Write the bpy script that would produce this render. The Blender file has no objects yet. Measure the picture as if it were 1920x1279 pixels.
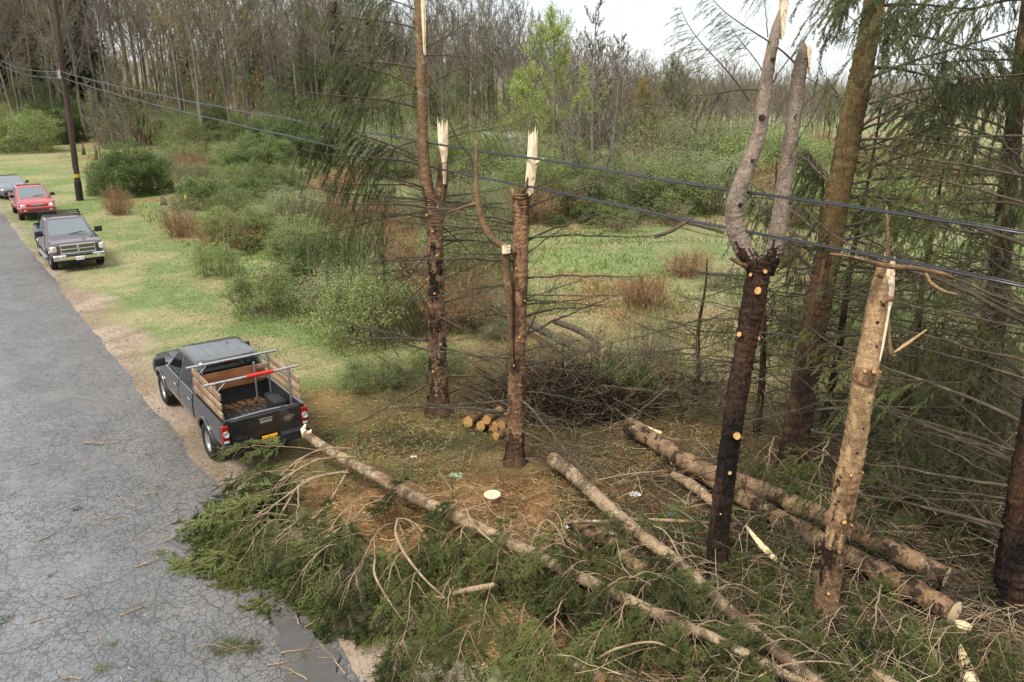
import bpy, math, random
import numpy as np
from mathutils import Vector, Matrix, Euler
R = math.radians
SC = bpy.context.scene
COL = SC.collection

# ------------------------------------------------------------------ camera
CAM_H, PITCH, FPX = 7.3, R(18.4), 1430.0
KW = CAM_H / 6.0
cam_d = bpy.data.cameras.new('camera'); cam = bpy.data.objects.new('camera', cam_d); COL.objects.link(cam)
cam.location = (0, 0, CAM_H); cam.rotation_euler = (R(90) - PITCH, 0, 0)
cam_d.sensor_width = 36; cam_d.lens = FPX / 1920 * 36; cam_d.clip_end = 6000; cam_d.clip_start = .1
SC.camera = cam
# ------------------------------------------------------------------ sky, sun, exposure
SUN_EL, SUN_AZ = R(58), R(215)
w = bpy.data.worlds.new('World'); SC.world = w; w.use_nodes = True
nt = w.node_tree; nt.nodes.clear()
sky = nt.nodes.new('ShaderNodeTexSky'); sky.sky_type = 'NISHITA'; sky.sun_disc = False
sky.sun_elevation = SUN_EL; sky.sun_rotation = SUN_AZ; sky.air_density = 1.0; sky.dust_density = 1.0; sky.ozone_density = 1.0
# a closed deck of bright cloud over most of that sky, brighter towards the zenith
tc = nt.nodes.new('ShaderNodeTexCoord'); nz = nt.nodes.new('ShaderNodeTexNoise'); nz.inputs['Scale'].default_value = 2.2
nz.inputs['Detail'].default_value = 5; mp = nt.nodes.new('ShaderNodeMapping'); mp.inputs['Scale'].default_value = (1, 1, 3.5)
rp = nt.nodes.new('ShaderNodeValToRGB'); rp.color_ramp.elements[0].position = .3; rp.color_ramp.elements[1].position = .68
rp.color_ramp.elements[0].color = (.72, .72, .72, 1); rp.color_ramp.elements[1].color = (1, 1, 1, 1)
sp = nt.nodes.new('ShaderNodeSeparateXYZ'); zr = nt.nodes.new('ShaderNodeValToRGB')
zr.color_ramp.elements[0].position = .0; zr.color_ramp.elements[1].position = .65; e_ = zr.color_ramp.elements.new(.2)
zr.color_ramp.elements[0].color = (.43, .45, .455, 1); e_.color = (.47, .49, .495, 1); zr.color_ramp.elements[2].color = (.7, .71, .72, 1)
sc_ = nt.nodes.new('ShaderNodeVectorMath'); sc_.operation = 'SCALE'; sc_.inputs['Scale'].default_value = 12.5
mx = nt.nodes.new('ShaderNodeMixRGB')
bg = nt.nodes.new('ShaderNodeBackground'); bg.inputs['Strength'].default_value = .12
out = nt.nodes.new('ShaderNodeOutputWorld'); lk = nt.links.new
lk(tc.outputs['Generated'], mp.inputs[0]); lk(mp.outputs[0], nz.inputs['Vector']); lk(nz.outputs['Fac'], rp.inputs[0])
lk(tc.outputs['Generated'], sp.inputs[0]); lk(sp.outputs[2], zr.inputs[0]); lk(zr.outputs[0], sc_.inputs[0])
lk(rp.outputs[0], mx.inputs[0]); lk(sky.outputs[0], mx.inputs[1]); lk(sc_.outputs[0], mx.inputs[2])
lk(mx.outputs[0], bg.inputs['Color']); lk(bg.outputs[0], out.inputs[0])
sl = bpy.data.lights.new('sun', 'SUN'); sun = bpy.data.objects.new('sun', sl); COL.objects.link(sun)
sl.energy = 3.1; sl.angle = R(18); sl.color = (1, .95, .88)
# sun_rotation in the sky turns clockwise from +Y
sd = Vector((math.sin(SUN_AZ) * math.cos(SUN_EL), math.cos(SUN_AZ) * math.cos(SUN_EL), math.sin(SUN_EL)))
sun.rotation_euler = sd.to_track_quat('Z', 'Y').to_euler()
vs = SC.view_settings; vs.view_transform = 'Standard'; vs.look = 'None'; vs.exposure = 0.62; vs.gamma = 1
SC.cycles.max_bounces = 5; SC.cycles.diffuse_bounces = 3; SC.cycles.glossy_bounces = 3; SC.cycles.transparent_max_bounces = 8
SC.cycles.use_denoising = True

# ------------------------------------------------------------------ survey: photo pixel (1920 wide) -> place in the world
CT, ST = math.cos(PITCH), math.sin(PITCH)
def ray(px, py):
    u = (px - 960) / FPX; v = (py - 639.5) / FPX
    return Vector((u, CT - v * ST, -(ST + v * CT)))
def G(px, py, z=0.0):
    d = ray(px, py); k = (CAM_H - z) / -d.z
    return Vector((d.x * k, d.y * k, z))
def P(px, py, Y):
    d = ray(px, py); k = Y / d.y
    return Vector((d.x * k, Y, CAM_H + d.z * k))
# road frame: s runs along the road away from the camera, t across it to the right
RD = Vector((math.cos(R(127.15)), math.sin(R(127.15)), 0)); RN = Vector((RD.y, -RD.x, 0))
def ST_(s, t, z=0.0): return Vector((RD.x * s + RN.x * t, RD.y * s + RN.y * t, z))
def st_of(x, y): return x * RD.x + y * RD.y, x * RN.x + y * RN.y
HEAD = math.atan2(RD.y, RD.x)

# ------------------------------------------------------------------ value noise
def _h(ix, iy, seed):
    n = (ix.astype(np.int64) * 374761393 + iy.astype(np.int64) * 668265263 + seed * 974711) & 0x7fffffff
    n = ((n ^ (n >> 13)) * 1274126177) & 0x7fffffff
    return ((n ^ (n >> 16)) & 0xffff) / 65535.0
def vnoise(x, y, seed=0):
    x = np.asarray(x, float); y = np.asarray(y, float)
    ix = np.floor(x); iy = np.floor(y); fx = x - ix; fy = y - iy
    fx = fx * fx * (3 - 2 * fx); fy = fy * fy * (3 - 2 * fy)
    a = _h(ix, iy, seed); b = _h(ix + 1, iy, seed); c = _h(ix, iy + 1, seed); d = _h(ix + 1, iy + 1, seed)
    return (a * (1 - fx) + b * fx) * (1 - fy) + (c * (1 - fx) + d * fx) * fy
def fbm(x, y, seed=0, o=4):
    v = 0; a = .5; s = 0
    for i in range(o):
        v = v + a * vnoise(np.asarray(x) * 2**i, np.asarray(y) * 2**i, seed + i * 17); s += a; a *= .5
    return v / s
def sstep(a, b, x):
    t = np.clip((np.asarray(x, float) - a) / (b - a), 0, 1); return t * t * (3 - 2 * t)
def hgt(x, y):
    x = np.asarray(x, float) / KW; y = np.asarray(y, float) / KW
    left = 1 - sstep(-25, 45, x)
    h = left * (4.3 * sstep(78, 150, y) + 14 * sstep(140, 420, y)) + (1 - left) * (4 * sstep(220, 700, y))
    h = h + 2.5 * sstep(500, 1400, y)
    t = x * RN.x + y * RN.y
    h = h + (fbm(x * .35, y * .35, 5, 3) - .5) * .3 * sstep(5.5, 9, t) * (1 - sstep(120, 200, y))
    return h * KW
def HZ(x, y): return float(hgt(x, y))
def GH(px, py):
    p = G(px, py); p.z = HZ(p.x, p.y); return p

# ------------------------------------------------------------------ mesh builder
class MB:
    def __init__(s): s.V = []; s.F = []; s.n = 0; s.C = []; s.hasc = False
    def add(s, v, f, mat=0, col=None):
        v = np.asarray(v, float).reshape(-1, 3); f = np.asarray(f, np.int64)
        if len(f) == 0: return
        s.V.append(v); s.F.append((f + s.n, mat)); s.n += len(v)
        if col is None: s.C.append(np.ones((len(v), 3)))
        else: s.hasc = True; s.C.append(np.broadcast_to(np.asarray(col, float), (len(v), 3)))
    def mesh(s, name, mats, smooth=False, sharp=None):
        me = bpy.data.meshes.new(name)
        if s.n:
            V = np.concatenate(s.V); me.vertices.add(len(V)); me.vertices.foreach_set('co', V.ravel())
            loops = np.concatenate([f.ravel() for f, _ in s.F])
            tot = np.concatenate([np.full(len(f), f.shape[1]) for f, _ in s.F])
            mi = np.concatenate([np.full(len(f), m) for f, m in s.F])
            me.loops.add(len(loops)); me.loops.foreach_set('vertex_index', loops.astype(np.int32))
            me.polygons.add(len(tot)); st = np.concatenate([[0], np.cumsum(tot)[:-1]])
            me.polygons.foreach_set('loop_start', st.astype(np.int32)); me.polygons.foreach_set('loop_total', tot.astype(np.int32))
            me.polygons.foreach_set('material_index', mi.astype(np.int32))
            me.polygons.foreach_set('use_smooth', np.full(len(tot), bool(smooth)))
            me.update(calc_edges=True); me.validate()
            if s.hasc:
                a = me.color_attributes.new('Col', 'FLOAT_COLOR', 'POINT')
                C = np.concatenate(s.C); a.data.foreach_set('color', np.hstack([C, np.ones((len(C), 1))]).astype(np.float32).ravel())
            if smooth and sharp: me.set_sharp_from_angle(angle=R(sharp))
        for m in (mats if isinstance(mats, (list, tuple)) else [mats]): me.materials.append(m)
        return me
    def build(s, name, mats, parent=None, smooth=False, sharp=None, loc=None):
        return link(name, s.mesh(name, mats, smooth, sharp), parent, loc)
def link(name, data, parent=None, loc=None, rot=None, scl=None):
    o = bpy.data.objects.new(name, data); COL.objects.link(o)
    if parent is not None: o.parent = parent
    if loc is not None: o.location = loc
    if rot is not None: o.rotation_euler = rot
    if scl is not None: o.scale = scl if hasattr(scl, '__len__') else (scl,) * 3
    return o
def tag(o, label=None, cat=None, group=None, kind=None):
    if label: o['label'] = label
    if cat: o['category'] = cat
    if group: o['group'] = group
    if kind: o['kind'] = kind
    return o
def empty(name, loc, rz=0.0):
    o = link(name, None, None, loc); o.rotation_euler = (0, 0, rz); o.empty_display_size = .1; return o

def tube(mb, path, rad, ns=8, mat=0, cap=True, noise=0.0, rng=None, col=None):
    p = np.asarray([tuple(q) for q in path], float); n = len(p)
    r = np.broadcast_to(np.asarray(rad, float), (n,)).copy()
    t = np.gradient(p, axis=0); t /= np.linalg.norm(t, axis=1)[:, None] + 1e-9
    u = np.zeros((n, 3)); a = np.array([0, 0, 1.0]) if abs(t[0][2]) < .8 else np.array([1.0, 0, 0])
    u0 = np.cross(t[0], a); u[0] = u0 / np.linalg.norm(u0)
    for i in range(1, n):
        q = u[i-1] - t[i] * np.dot(u[i-1], t[i]); u[i] = q / (np.linalg.norm(q) + 1e-9)
    v = np.cross(t, u); an = np.linspace(0, 2 * np.pi, ns, endpoint=False)
    rr = r[:, None] * np.ones((1, ns))
    if noise and rng is not None:
        q = rng.normal(size=(n, ns)); q = (q + np.roll(q, 1, 1) + np.roll(q, -1, 1)) / 1.7; rr = rr * (1 + noise * q)
    V = p[:, None, :] + rr[:, :, None] * (np.cos(an)[None, :, None] * u[:, None, :] + np.sin(an)[None, :, None] * v[:, None, :])
    i = np.arange(n - 1)[:, None] * ns; j = np.arange(ns)[None, :]; k = (j + 1) % ns
    F = np.stack([i + j, i + k, i + ns + k, i + ns + j], -1).reshape(-1, 4)
    base = mb.n
    mb.add(V.reshape(-1, 3), F, mat, col)
    if cap:
        for e in (0, n - 1):
            ring = np.arange(ns) + e * ns
            if e == 0: ring = ring[::-1]
            mb.F.append((ring[None, :] + base, mat if cap is True else cap))
def smooth_path(pts, n):
    p = np.asarray([tuple(q) for q in pts], float)
    if len(p) == 2: return p[0] + (p[1] - p[0]) * np.linspace(0, 1, n)[:, None]
    q = np.vstack([2 * p[0] - p[1], p, 2 * p[-1] - p[-2]]); m = len(p) - 1; out = []
    for tt in np.linspace(0, m, n):
        i = min(int(tt), m - 1); f = tt - i; a, b, c, d = q[i:i+4]
        out.append(.5 * (2*b + (c-a)*f + (2*a-5*b+4*c-d)*f*f + (3*b-a-3*c+d)*f**3))
    return np.array(out)
def box(mb, c, s, mat=0, rot=None, col=None):
    c = np.asarray(c, float); s = np.asarray(s, float) / 2
    v = np.array([[x, y, z] for x in (-1, 1) for y in (-1, 1) for z in (-1, 1)], float) * s
    if rot is not None: v = v @ np.array(Euler(rot).to_matrix()).T
    mb.add(v + c, [[0,1,3,2],[4,6,7,5],[0,4,5,1],[2,3,7,6],[0,2,6,4],[1,5,7,3]], mat, col)
def bevel_box(c, s, b=.01, seg=2, rot=None):
    import bmesh
    bm = bmesh.new(); bmesh.ops.create_cube(bm, size=1)
    bmesh.ops.scale(bm, vec=s, verts=bm.verts)
    bmesh.ops.bevel(bm, geom=bm.edges[:], offset=b, segments=seg, affect='EDGES', profile=.6)
    if rot: bmesh.ops.rotate(bm, cent=(0,0,0), matrix=Euler(rot).to_matrix(), verts=bm.verts)
    bmesh.ops.translate(bm, vec=c, verts=bm.verts)
    bm.verts.index_update(); V = [tuple(v.co) for v in bm.verts]; Fs = [[v.index for v in f.verts] for f in bm.faces]; bm.free()
    return V, Fs
def add_poly(mb, V, Fs, mat=0):
    base = mb.n; mb.V.append(np.asarray(V, float)); mb.C.append(np.ones((len(V), 3))); mb.n += len(V)
    for k in set(len(f) for f in Fs): mb.F.append((np.array([f for f in Fs if len(f) == k]) + base, mat))
def bbox(mb, c, s, b=.01, seg=2, mat=0, rot=None):
    add_poly(mb, *bevel_box(c, s, b, seg, rot), mat)
def blades(mb, pos, dirv, ln, wd, rng, mat=0, col=None, bend=0.0):
    """thin triangles standing at pos along dirv"""
    n = len(pos); s = np.cross(dirv, rng.normal(size=(n, 3))); s /= np.linalg.norm(s, axis=1)[:, None] + 1e-9
    wd = np.broadcast_to(wd, (n,))[:, None]; ln = np.broadcast_to(ln, (n,))[:, None]
    V = np.stack([pos - s * wd, pos + s * wd, pos + dirv * ln], 1).reshape(-1, 3)
    F = np.arange(3 * n).reshape(n, 3)
    mb.add(V, F, mat, None if col is None else np.repeat(col, 3, 0))
def leaves(mb, pos, nrm, sz, rng, mat=0, col=None, asp=.55):
    """diamond shaped leaves, random orientation about nrm"""
    n = len(pos); a = np.cross(nrm, rng.normal(size=(n, 3))); a /= np.linalg.norm(a, axis=1)[:, None] + 1e-9
    b = np.cross(nrm, a); b /= np.linalg.norm(b, axis=1)[:, None] + 1e-9
    sz = np.broadcast_to(sz, (n,))[:, None]
    V = np.stack([pos - a * sz * .5, pos + b * sz * .5 * asp, pos + a * sz * .5, pos - b * sz * .5 * asp], 1).reshape(-1, 3)
    mb.add(V, np.arange(4 * n).reshape(n, 4), mat, None if col is None else np.repeat(col, 4, 0))
def unit(v): v = np.asarray(v, float); return v / (np.linalg.norm(v, axis=-1, keepdims=True) + 1e-9)
# ------------------------------------------------------------------ materials (all procedural)
class N:
    def __init__(s, name):
        s.m = bpy.data.materials.new(name); s.m.use_nodes = True; s.t = s.m.node_tree; s.t.nodes.clear()
        s.o = s.n('OutputMaterial'); s.b = s.n('BsdfPrincipled'); s.l(s.b.outputs[0], s.o.inputs[0])
        s.tc = s.n('TexCoord'); s.obj = s.tc.outputs['Object']
    def n(s, k, **kw):
        x = s.t.nodes.new('ShaderNode' + k)
        for a, b in kw.items(): setattr(x, a, b)
        return x
    def l(s, a, b): s.t.links.new(a, b)
    def mapping(s, scale, src=None):
        m = s.n('Mapping'); m.inputs['Scale'].default_value = scale if hasattr(scale, '__len__') else (scale,) * 3
        s.l(src or s.obj, m.inputs[0]); return m.outputs[0]
    def noise(s, scale, detail=4, rough=.55, vec=None, dist=0.0):
        x = s.n('TexNoise'); x.inputs['Scale'].default_value = scale; x.inputs['Detail'].default_value = detail
        x.inputs['Roughness'].default_value = rough; x.inputs['Distortion'].default_value = dist; s.l(vec or s.obj, x.inputs['Vector']); return x.outputs['Fac']
    def voro(s, scale, feature='F1', vec=None, out=0):
        x = s.n('TexVoronoi'); x.feature = feature; x.inputs['Scale'].default_value = scale; s.l(vec or s.obj, x.inputs['Vector']); return x.outputs[out]
    def ramp(s, f, stops):
        r = s.n('ValToRGB'); e = r.color_ramp.elements
        while len(e) < len(stops): e.new(.5)
        for k, (p, c) in enumerate(stops):
            e[k].position = p; e[k].color = (c, c, c, 1) if not hasattr(c, '__len__') else (*c, 1)
        s.l(f, r.inputs[0]); return r.outputs[0]
    def mix(s, f, a, b, mode='MIX'):
        x = s.n('MixRGB', blend_type=mode)
        for k, q in enumerate((f, a, b)):
            if hasattr(q, 'is_output') or isinstance(q, bpy.types.NodeSocket): s.l(q, x.inputs[k])
            elif k == 0: x.inputs[0].default_value = q
            else: x.inputs[k].default_value = (*q, 1) if hasattr(q, '__len__') else (q, q, q, 1)
        return x.outputs[0]
    def math(s, op, a, b=0.0):
        x = s.n('Math', operation=op)
        for k, q in enumerate((a, b)):
            if isinstance(q, bpy.types.NodeSocket): s.l(q, x.inputs[k])
            else: x.inputs[k].default_value = q
        return x.outputs[0]
    def attr(s, name):
        x = s.n('Attribute'); x.attribute_name = name; return x
    def rand(s): return s.n('ObjectInfo').outputs['Random']
    def bump(s, h, strength=.4, dist=.02):
        x = s.n('Bump'); x.inputs['Strength'].default_value = strength; x.inputs['Distance'].default_value = dist
        s.l(h, x.inputs['Height']); s.l(x.outputs[0], s.b.inputs['Normal'])
    def set(s, col=None, rough=None, spec=None, metal=None, coat=None):
        for nm, q in (('Base Color', col), ('Roughness', rough), ('Specular IOR Level', spec), ('Metallic', metal), ('Coat Weight', coat)):
            if q is None: continue
            if isinstance(q, bpy.types.NodeSocket): s.l(q, s.b.inputs[nm])
            else: s.b.inputs[nm].default_value = (*q, 1) if hasattr(q, '__len__') else q
        return s.m

def simple(name, col, rough=.5, spec=.4, metal=0.0, var=.15, scale=8.0, coat=0.0):
    s = N(name); f = s.noise(scale, 5); d = tuple(c * (1 - var * 1.6) for c in col); u = tuple(min(1, c * (1 + var)) for c in col)
    s.set(s.mix(s.ramp(f, [(.3, 0.0), (.7, 1.0)]), d, u), s.ramp(s.noise(scale * 2.3, 3), [(.3, rough * .8), (.7, min(1, rough * 1.25))]), spec, metal, coat)
    return s.m
def bark(name, dark, light, scale=1.0, amt=.5, resin=None, lichen=None, rough=.85, bumpd=.02, patch=0.0):
    s = N(name); v = s.mapping((1, 1, .28)); big = s.noise(2.2 * scale, 4, vec=v); fine = s.noise(26 * scale, 6, .65, vec=s.mapping((1, 1, .45)))
    dv = s.n('VectorMath', operation='ADD'); nw_ = s.n('TexNoise'); nw_.inputs['Scale'].default_value = 9 * scale; nw_.inputs['Detail'].default_value = 4; s.l(s.obj, nw_.inputs['Vector']); dsc = s.n('VectorMath', operation='SCALE'); dsc.inputs['Scale'].default_value = .16; s.l(nw_.outputs['Color'], dsc.inputs[0]); s.l(s.obj, dv.inputs[0]); s.l(dsc.outputs[0], dv.inputs[1])
    cell = s.voro(26 * scale, 'DISTANCE_TO_EDGE', s.mapping((1, 1, .4), dv.outputs[0]))
    f = s.math('ADD', s.math('MULTIPLY', big, .65), s.math('MULTIPLY', fine, .45))
    c = s.mix(s.ramp(f, [(amt - .1, 0.0), (amt + .12, 1.0)]), dark, light)
    c = s.mix(s.ramp(cell, [(.0, .4), (.07, 0.0)]), c, tuple(q * .5 for q in dark))
    if patch:
        c = s.mix(s.ramp(s.noise(3.2 * scale, 5, .65, s.mapping((1, 1, .5))), [(.5, 0.0), (.56, patch)]), c, tuple(q * .35 for q in dark))
    if lichen:
        c = s.mix(s.ramp(s.noise(5 * scale, 6, .7), [(.58, 0.0), (.66, .8)]), c, lichen)
    if resin:
        c = s.mix(s.ramp(s.noise(6, 5, .6, s.mapping((1, 1, .1))), [(.63, 0.0), (.7, .75)]), c, resin)
    s.set(c, rough, .2); s.bump(s.math('ADD', fine, s.math('MULTIPLY', s.ramp(cell, [(0, 0.0), (.15, 1.0)]), .5)), .7, bumpd); return s.m
def wood_cut(name, a, b):
    s = N(name); v = s.mapping((1, 1, .05)); f = s.noise(40, 4, vec=v); g = s.noise(5, 3)
    s.set(s.mix(s.ramp(s.math('ADD', s.math('MULTIPLY', f, .6), s.math('MULTIPLY', g, .4)), [(.35, 0.0), (.65, 1.0)]), a, b), .7, .25); s.bump(f, .5, .006); return s.m
def leafm(name, a, b, rough=.55, trans=.25, scale=1.5):
    s = N(name); f = s.math('ADD', s.math('MULTIPLY', s.noise(scale, 3), .7), s.math('MULTIPLY', s.rand(), .3))
    c = s.mix(s.ramp(f, [(.35, 0.0), (.65, 1.0)]), a, b); s.set(c, rough, .25)
    if trans:
        tr = s.n('BsdfTranslucent'); s.l(c, tr.inputs[0]); mx = s.n('MixShader'); mx.inputs[0].default_value = trans
        s.l(s.b.outputs[0], mx.inputs[1]); s.l(tr.outputs[0], mx.inputs[2]); s.l(mx.outputs[0], s.o.inputs[0])
    return s.m
def colattr(name, rough=.8, trans=.2):
    s = N(name); c = s.attr('Col').outputs['Color']; s.set(c, rough, .15)
    if trans:
        tr = s.n('BsdfTranslucent'); s.l(c, tr.inputs[0]); mx = s.n('MixShader'); mx.inputs[0].default_value = trans
        s.l(s.b.outputs[0], mx.inputs[1]); s.l(tr.outputs[0], mx.inputs[2]); s.l(mx.outputs[0], s.o.inputs[0])
    return s.m

M = {}
M['needle'] = leafm('spruce needles', (.026, .04, .011), (.175, .2, .06), .5, .18, 6.0)
M['needle_dark'] = leafm('hanging spruce needles', (.05, .064, .024), (.165, .185, .075), .5, .22, 4.0)  # needle tone of the hanging boughs
M['needle_far'] = leafm('evergreen needles', (.03, .042, .018), (.06, .075, .03), .6, .1)
M['twig_pale'] = bark('pale spruce twig bark', (.17, .11, .062), (.44, .32, .2), 2.0, .48)
M['twig_mid'] = bark('brown spruce twig bark', (.14, .085, .045), (.3, .2, .11), 2.0, .5)
M['twig_dark'] = bark('dead twig bark', (.055, .042, .03), (.13, .1, .065), 2.0, .5, lichen=(.2, .22, .16))
M['bark_tan'] = bark('tan spruce bark', (.1, .056, .03), (.24, .15, .08), 1.0, .49, lichen=(.3, .31, .22), patch=.4)
M['bark_brown'] = bark('brown scaly spruce bark', (.035, .018, .01), (.32, .2, .11), 1.0, .5, resin=(.42, .4, .36), bumpd=.03, patch=.95)
M['bark_mid'] = bark('mid brown spruce bark', (.07, .036, .018), (.34, .2, .105), 1.0, .49, bumpd=.03, patch=.7)
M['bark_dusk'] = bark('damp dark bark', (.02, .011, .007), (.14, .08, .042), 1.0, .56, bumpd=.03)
M['bark_black'] = bark('wet black spruce bark', (.008, .006, .005), (.1, .05, .028), 1.0, .58, rough=.6, bumpd=.03)
M['bark_grey'] = bark('smooth grey bark', (.1, .075, .056), (.29, .228, .175), 1.0, .45, patch=.35)
M['bark_pale'] = bark('pale flaking bark', (.18, .1, .05), (.48, .32, .17), 1.0, .47, patch=.5)
M['bark_olive'] = bark('mossy olive bark', (.05, .035, .016), (.18, .12, .05), 1.0, .5, patch=.5)
M['bark_fallen'] = bark('fallen spruce bark', (.12, .07, .036), (.4, .29, .175), 1.0, .5, lichen=(.38, .41, .32), patch=.6)
M['bark_log'] = bark('log bark', (.06, .036, .02), (.27, .17, .092), 1.0, .49, lichen=(.3, .29, .2), patch=.9)
M['bark_far'] = bark('woodland bark', (.09, .075, .06), (.24, .2, .16), .5, .5)
M['bark_wood'] = bark('woodland twigs', (.1, .084, .066), (.215, .185, .145), .5, .5)
M['fresh'] = wood_cut('fresh splintered wood', (.62, .46, .28), (.86, .74, .55))
M['cut'] = wood_cut('sawn end grain', (.4, .2, .065), (.6, .35, .13))
M['cut_pale'] = wood_cut('pale sawn end grain', (.62, .46, .25), (.8, .64, .4))
# ------------------------------------------------------------------ ground
ROAD_R, ROAD_L = 3.45, -4.0
def zone(x, y):
    """colour of the ground: dirt shoulder, mown verge, rough meadow, needle litter, humus with spruce shade, forest floor"""
    x = np.asarray(x) / KW; y = np.asarray(y) / KW
    s, t = x * RD.x + y * RD.y, x * RN.x + y * RN.y
    n1 = fbm(x * .5, y * .5, 1, 4); n2 = fbm(x * .16, y * .16, 2, 4); n3 = fbm(x * 1.7, y * 1.7, 3, 3); n4 = fbm(x * .09 + 7, y * .09, 9, 3)
    def mix(a, b, f): return a * (1 - f[:, None]) + np.array(b)[None, :] * f[:, None]
    z = np.zeros((len(x), 3))
    c = z + np.array((.2, .24, .09))
    c = mix(c, (.25, .235, .115), sstep(.42, .6, n1) * .8)
    c = mix(c, (.3, .225, .12), sstep(.5, .64, n2) * .85)
    c = mix(c, (.26, .145, .075), sstep(.55, .68, fbm(x * .3, y * .3, 21, 4)) * .8)
    c = mix(c, (.13, .175, .06), sstep(.55, .68, n3) * .6)
    # lawn far on the right side
    far = sstep(0, 5, x - .05 * y) * sstep(11, 16, y)
    g = mix(mix(z + np.array((.165, .205, .085)), (.245, .235, .12), sstep(.4, .65, n1)), (.26, .2, .11), sstep(.5, .64, n2) * .75)
    c = c * (1 - far[:, None] * .85) + g * far[:, None] * .85
    # mown verge
    tw = t + (n1 - .5) * 2.2
    v = (1 - sstep(6.4, 8.2, tw - .05 * np.clip(s - 20, 0, 60)))
    g = mix(mix(z + np.array((.155, .2, .072)), (.28, .26, .13), sstep(.47, .68, n1)), (.29, .23, .14), sstep(.58, .7, n3) * .5)
    c = c * (1 - v[:, None]) + g * v[:, None]
    # needle and bark litter under the broken spruces
    lit = (1 - sstep(11, 16.5, s + (n1 - .5) * 5)) * sstep(3.6, 4.6, tw) * (1 - sstep(11, 15, t + (n2 - .5) * 5))
    g = mix(mix(z + np.array((.13, .066, .028)), (.265, .145, .064), sstep(.4, .62, n3)), (.1, .1, .04), sstep(.52, .64, n2) * .5)
    g = mix(g, (.06, .038, .02), sstep(.5, .62, fbm(x * .9, y * .9, 31, 4)) * .85)
    c = c * (1 - lit[:, None] * .95) + g * lit[:, None] * .95
    hum_shade = (1 - sstep(5, 8.5, s + (n1 - .5) * 4)) * sstep(5.6, 7.5, t + (n2 - .5) * 3)   # dark humus, with the deep shade under the spruces put into its colour
    c = mix(c, (.045, .032, .02), hum_shade * .85)
    # dirt shoulder
    d = (1 - sstep(3.2, 4.05, t + (n1 - .5) * 1.9 + .1 * np.clip(s - 26, 0, 8)))
    g = mix(mix(z + np.array((.27, .2, .14)), (.36, .28, .21), sstep(.4, .62, n3)), (.2, .15, .1), sstep(.55, .68, n1) * .7)
    c = c * (1 - d[:, None]) + g * d[:, None]
    # forest floor
    ff = (1 - sstep(0, 30, x)) * sstep(88, 105, y + (n4 - .5) * 30)
    c = c * (1 - ff[:, None] * .85) + (mix(z + np.array((.15, .1, .06)), (.2, .15, .07), sstep(.4, .6, n1))) * ff[:, None] * .85
    c = mix(c, (.16, .14, .095), sstep(130, 260, y))
    return c
def axis(lo_dense, hi_dense, step, lo, hi, grow=1.09):
    a = list(np.arange(lo_dense, hi_dense, step)); d = step
    while a[-1] < hi: d *= grow; a.append(a[-1] + d)
    d = step
    while a[0] > lo: d *= grow; a.insert(0, a[0] - d)
    return np.array(a)
gx = axis(-26, 22, .3, -1800, 1800); gy = axis(3, 36, .3, -300, 2400)
X, Y = np.meshgrid(gx, gy); X = X.ravel(); Y = Y.ravel(); Z = hgt(X, Y)
ny, nx = len(gy), len(gx)
ii = (np.arange(ny - 1)[:, None] * nx + np.arange(nx - 1)[None, :]).ravel()
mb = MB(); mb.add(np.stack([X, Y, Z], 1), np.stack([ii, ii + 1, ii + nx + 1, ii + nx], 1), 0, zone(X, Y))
s = N('ground soil and turf'); c = s.attr('Col').outputs['Color']
f1 = s.noise(9, 6, .7); f2 = s.noise(45, 4, .7); f3 = s.noise(1.6, 5, .6)
c = s.mix(1.0, c, s.ramp(f1, [(.3, .62), (.72, 1.3)]), 'MULTIPLY'); c = s.mix(1.0, c, s.ramp(f2, [(.3, .6), (.7, 1.35)]), 'MULTIPLY')
c = s.mix(1.0, c, s.ramp(f3, [(.3, .85), (.7, 1.12)]), 'MULTIPLY')
s.set(c, .95, .1); s.bump(s.math('ADD', f1, s.math('MULTIPLY', f2, .5)), .8, .06)
tag(mb.build('ground', s.m, smooth=True), kind='structure')

# ------------------------------------------------------------------ road
mb = MB(); ss = np.concatenate([np.arange(-40, 70, .25), np.arange(70, 420, 5)]); ts = np.concatenate([np.linspace(ROAD_L, 2.7, 12), [3.1]])
edge = ROAD_R + (fbm(ss * .8, ss * 0, 4, 4) - .5) * .5
T = np.hstack([np.repeat(ts[None, :], len(ss), 0), edge[:, None]]); S = np.repeat(ss[:, None], T.shape[1], 1)
cr = .035 * (1 - ((T + .3) / 3.75) ** 2)
xx = RD.x * S + RN.x * T; yy = RD.y * S + RN.y * T
V = np.stack([xx, yy, hgt(xx, yy) + np.clip(cr, 0, 1) + .006], -1)
V[:, -1, 2] -= .012
k = T.shape[1]; ii = (np.arange(len(ss) - 1)[:, None] * k + np.arange(k - 1)[None, :]).ravel()
mb.add(V.reshape(-1, 3), np.stack([ii, ii + 1, ii + k + 1, ii + k], 1)[:, ::-1])
s = N('cracked asphalt')
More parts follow.
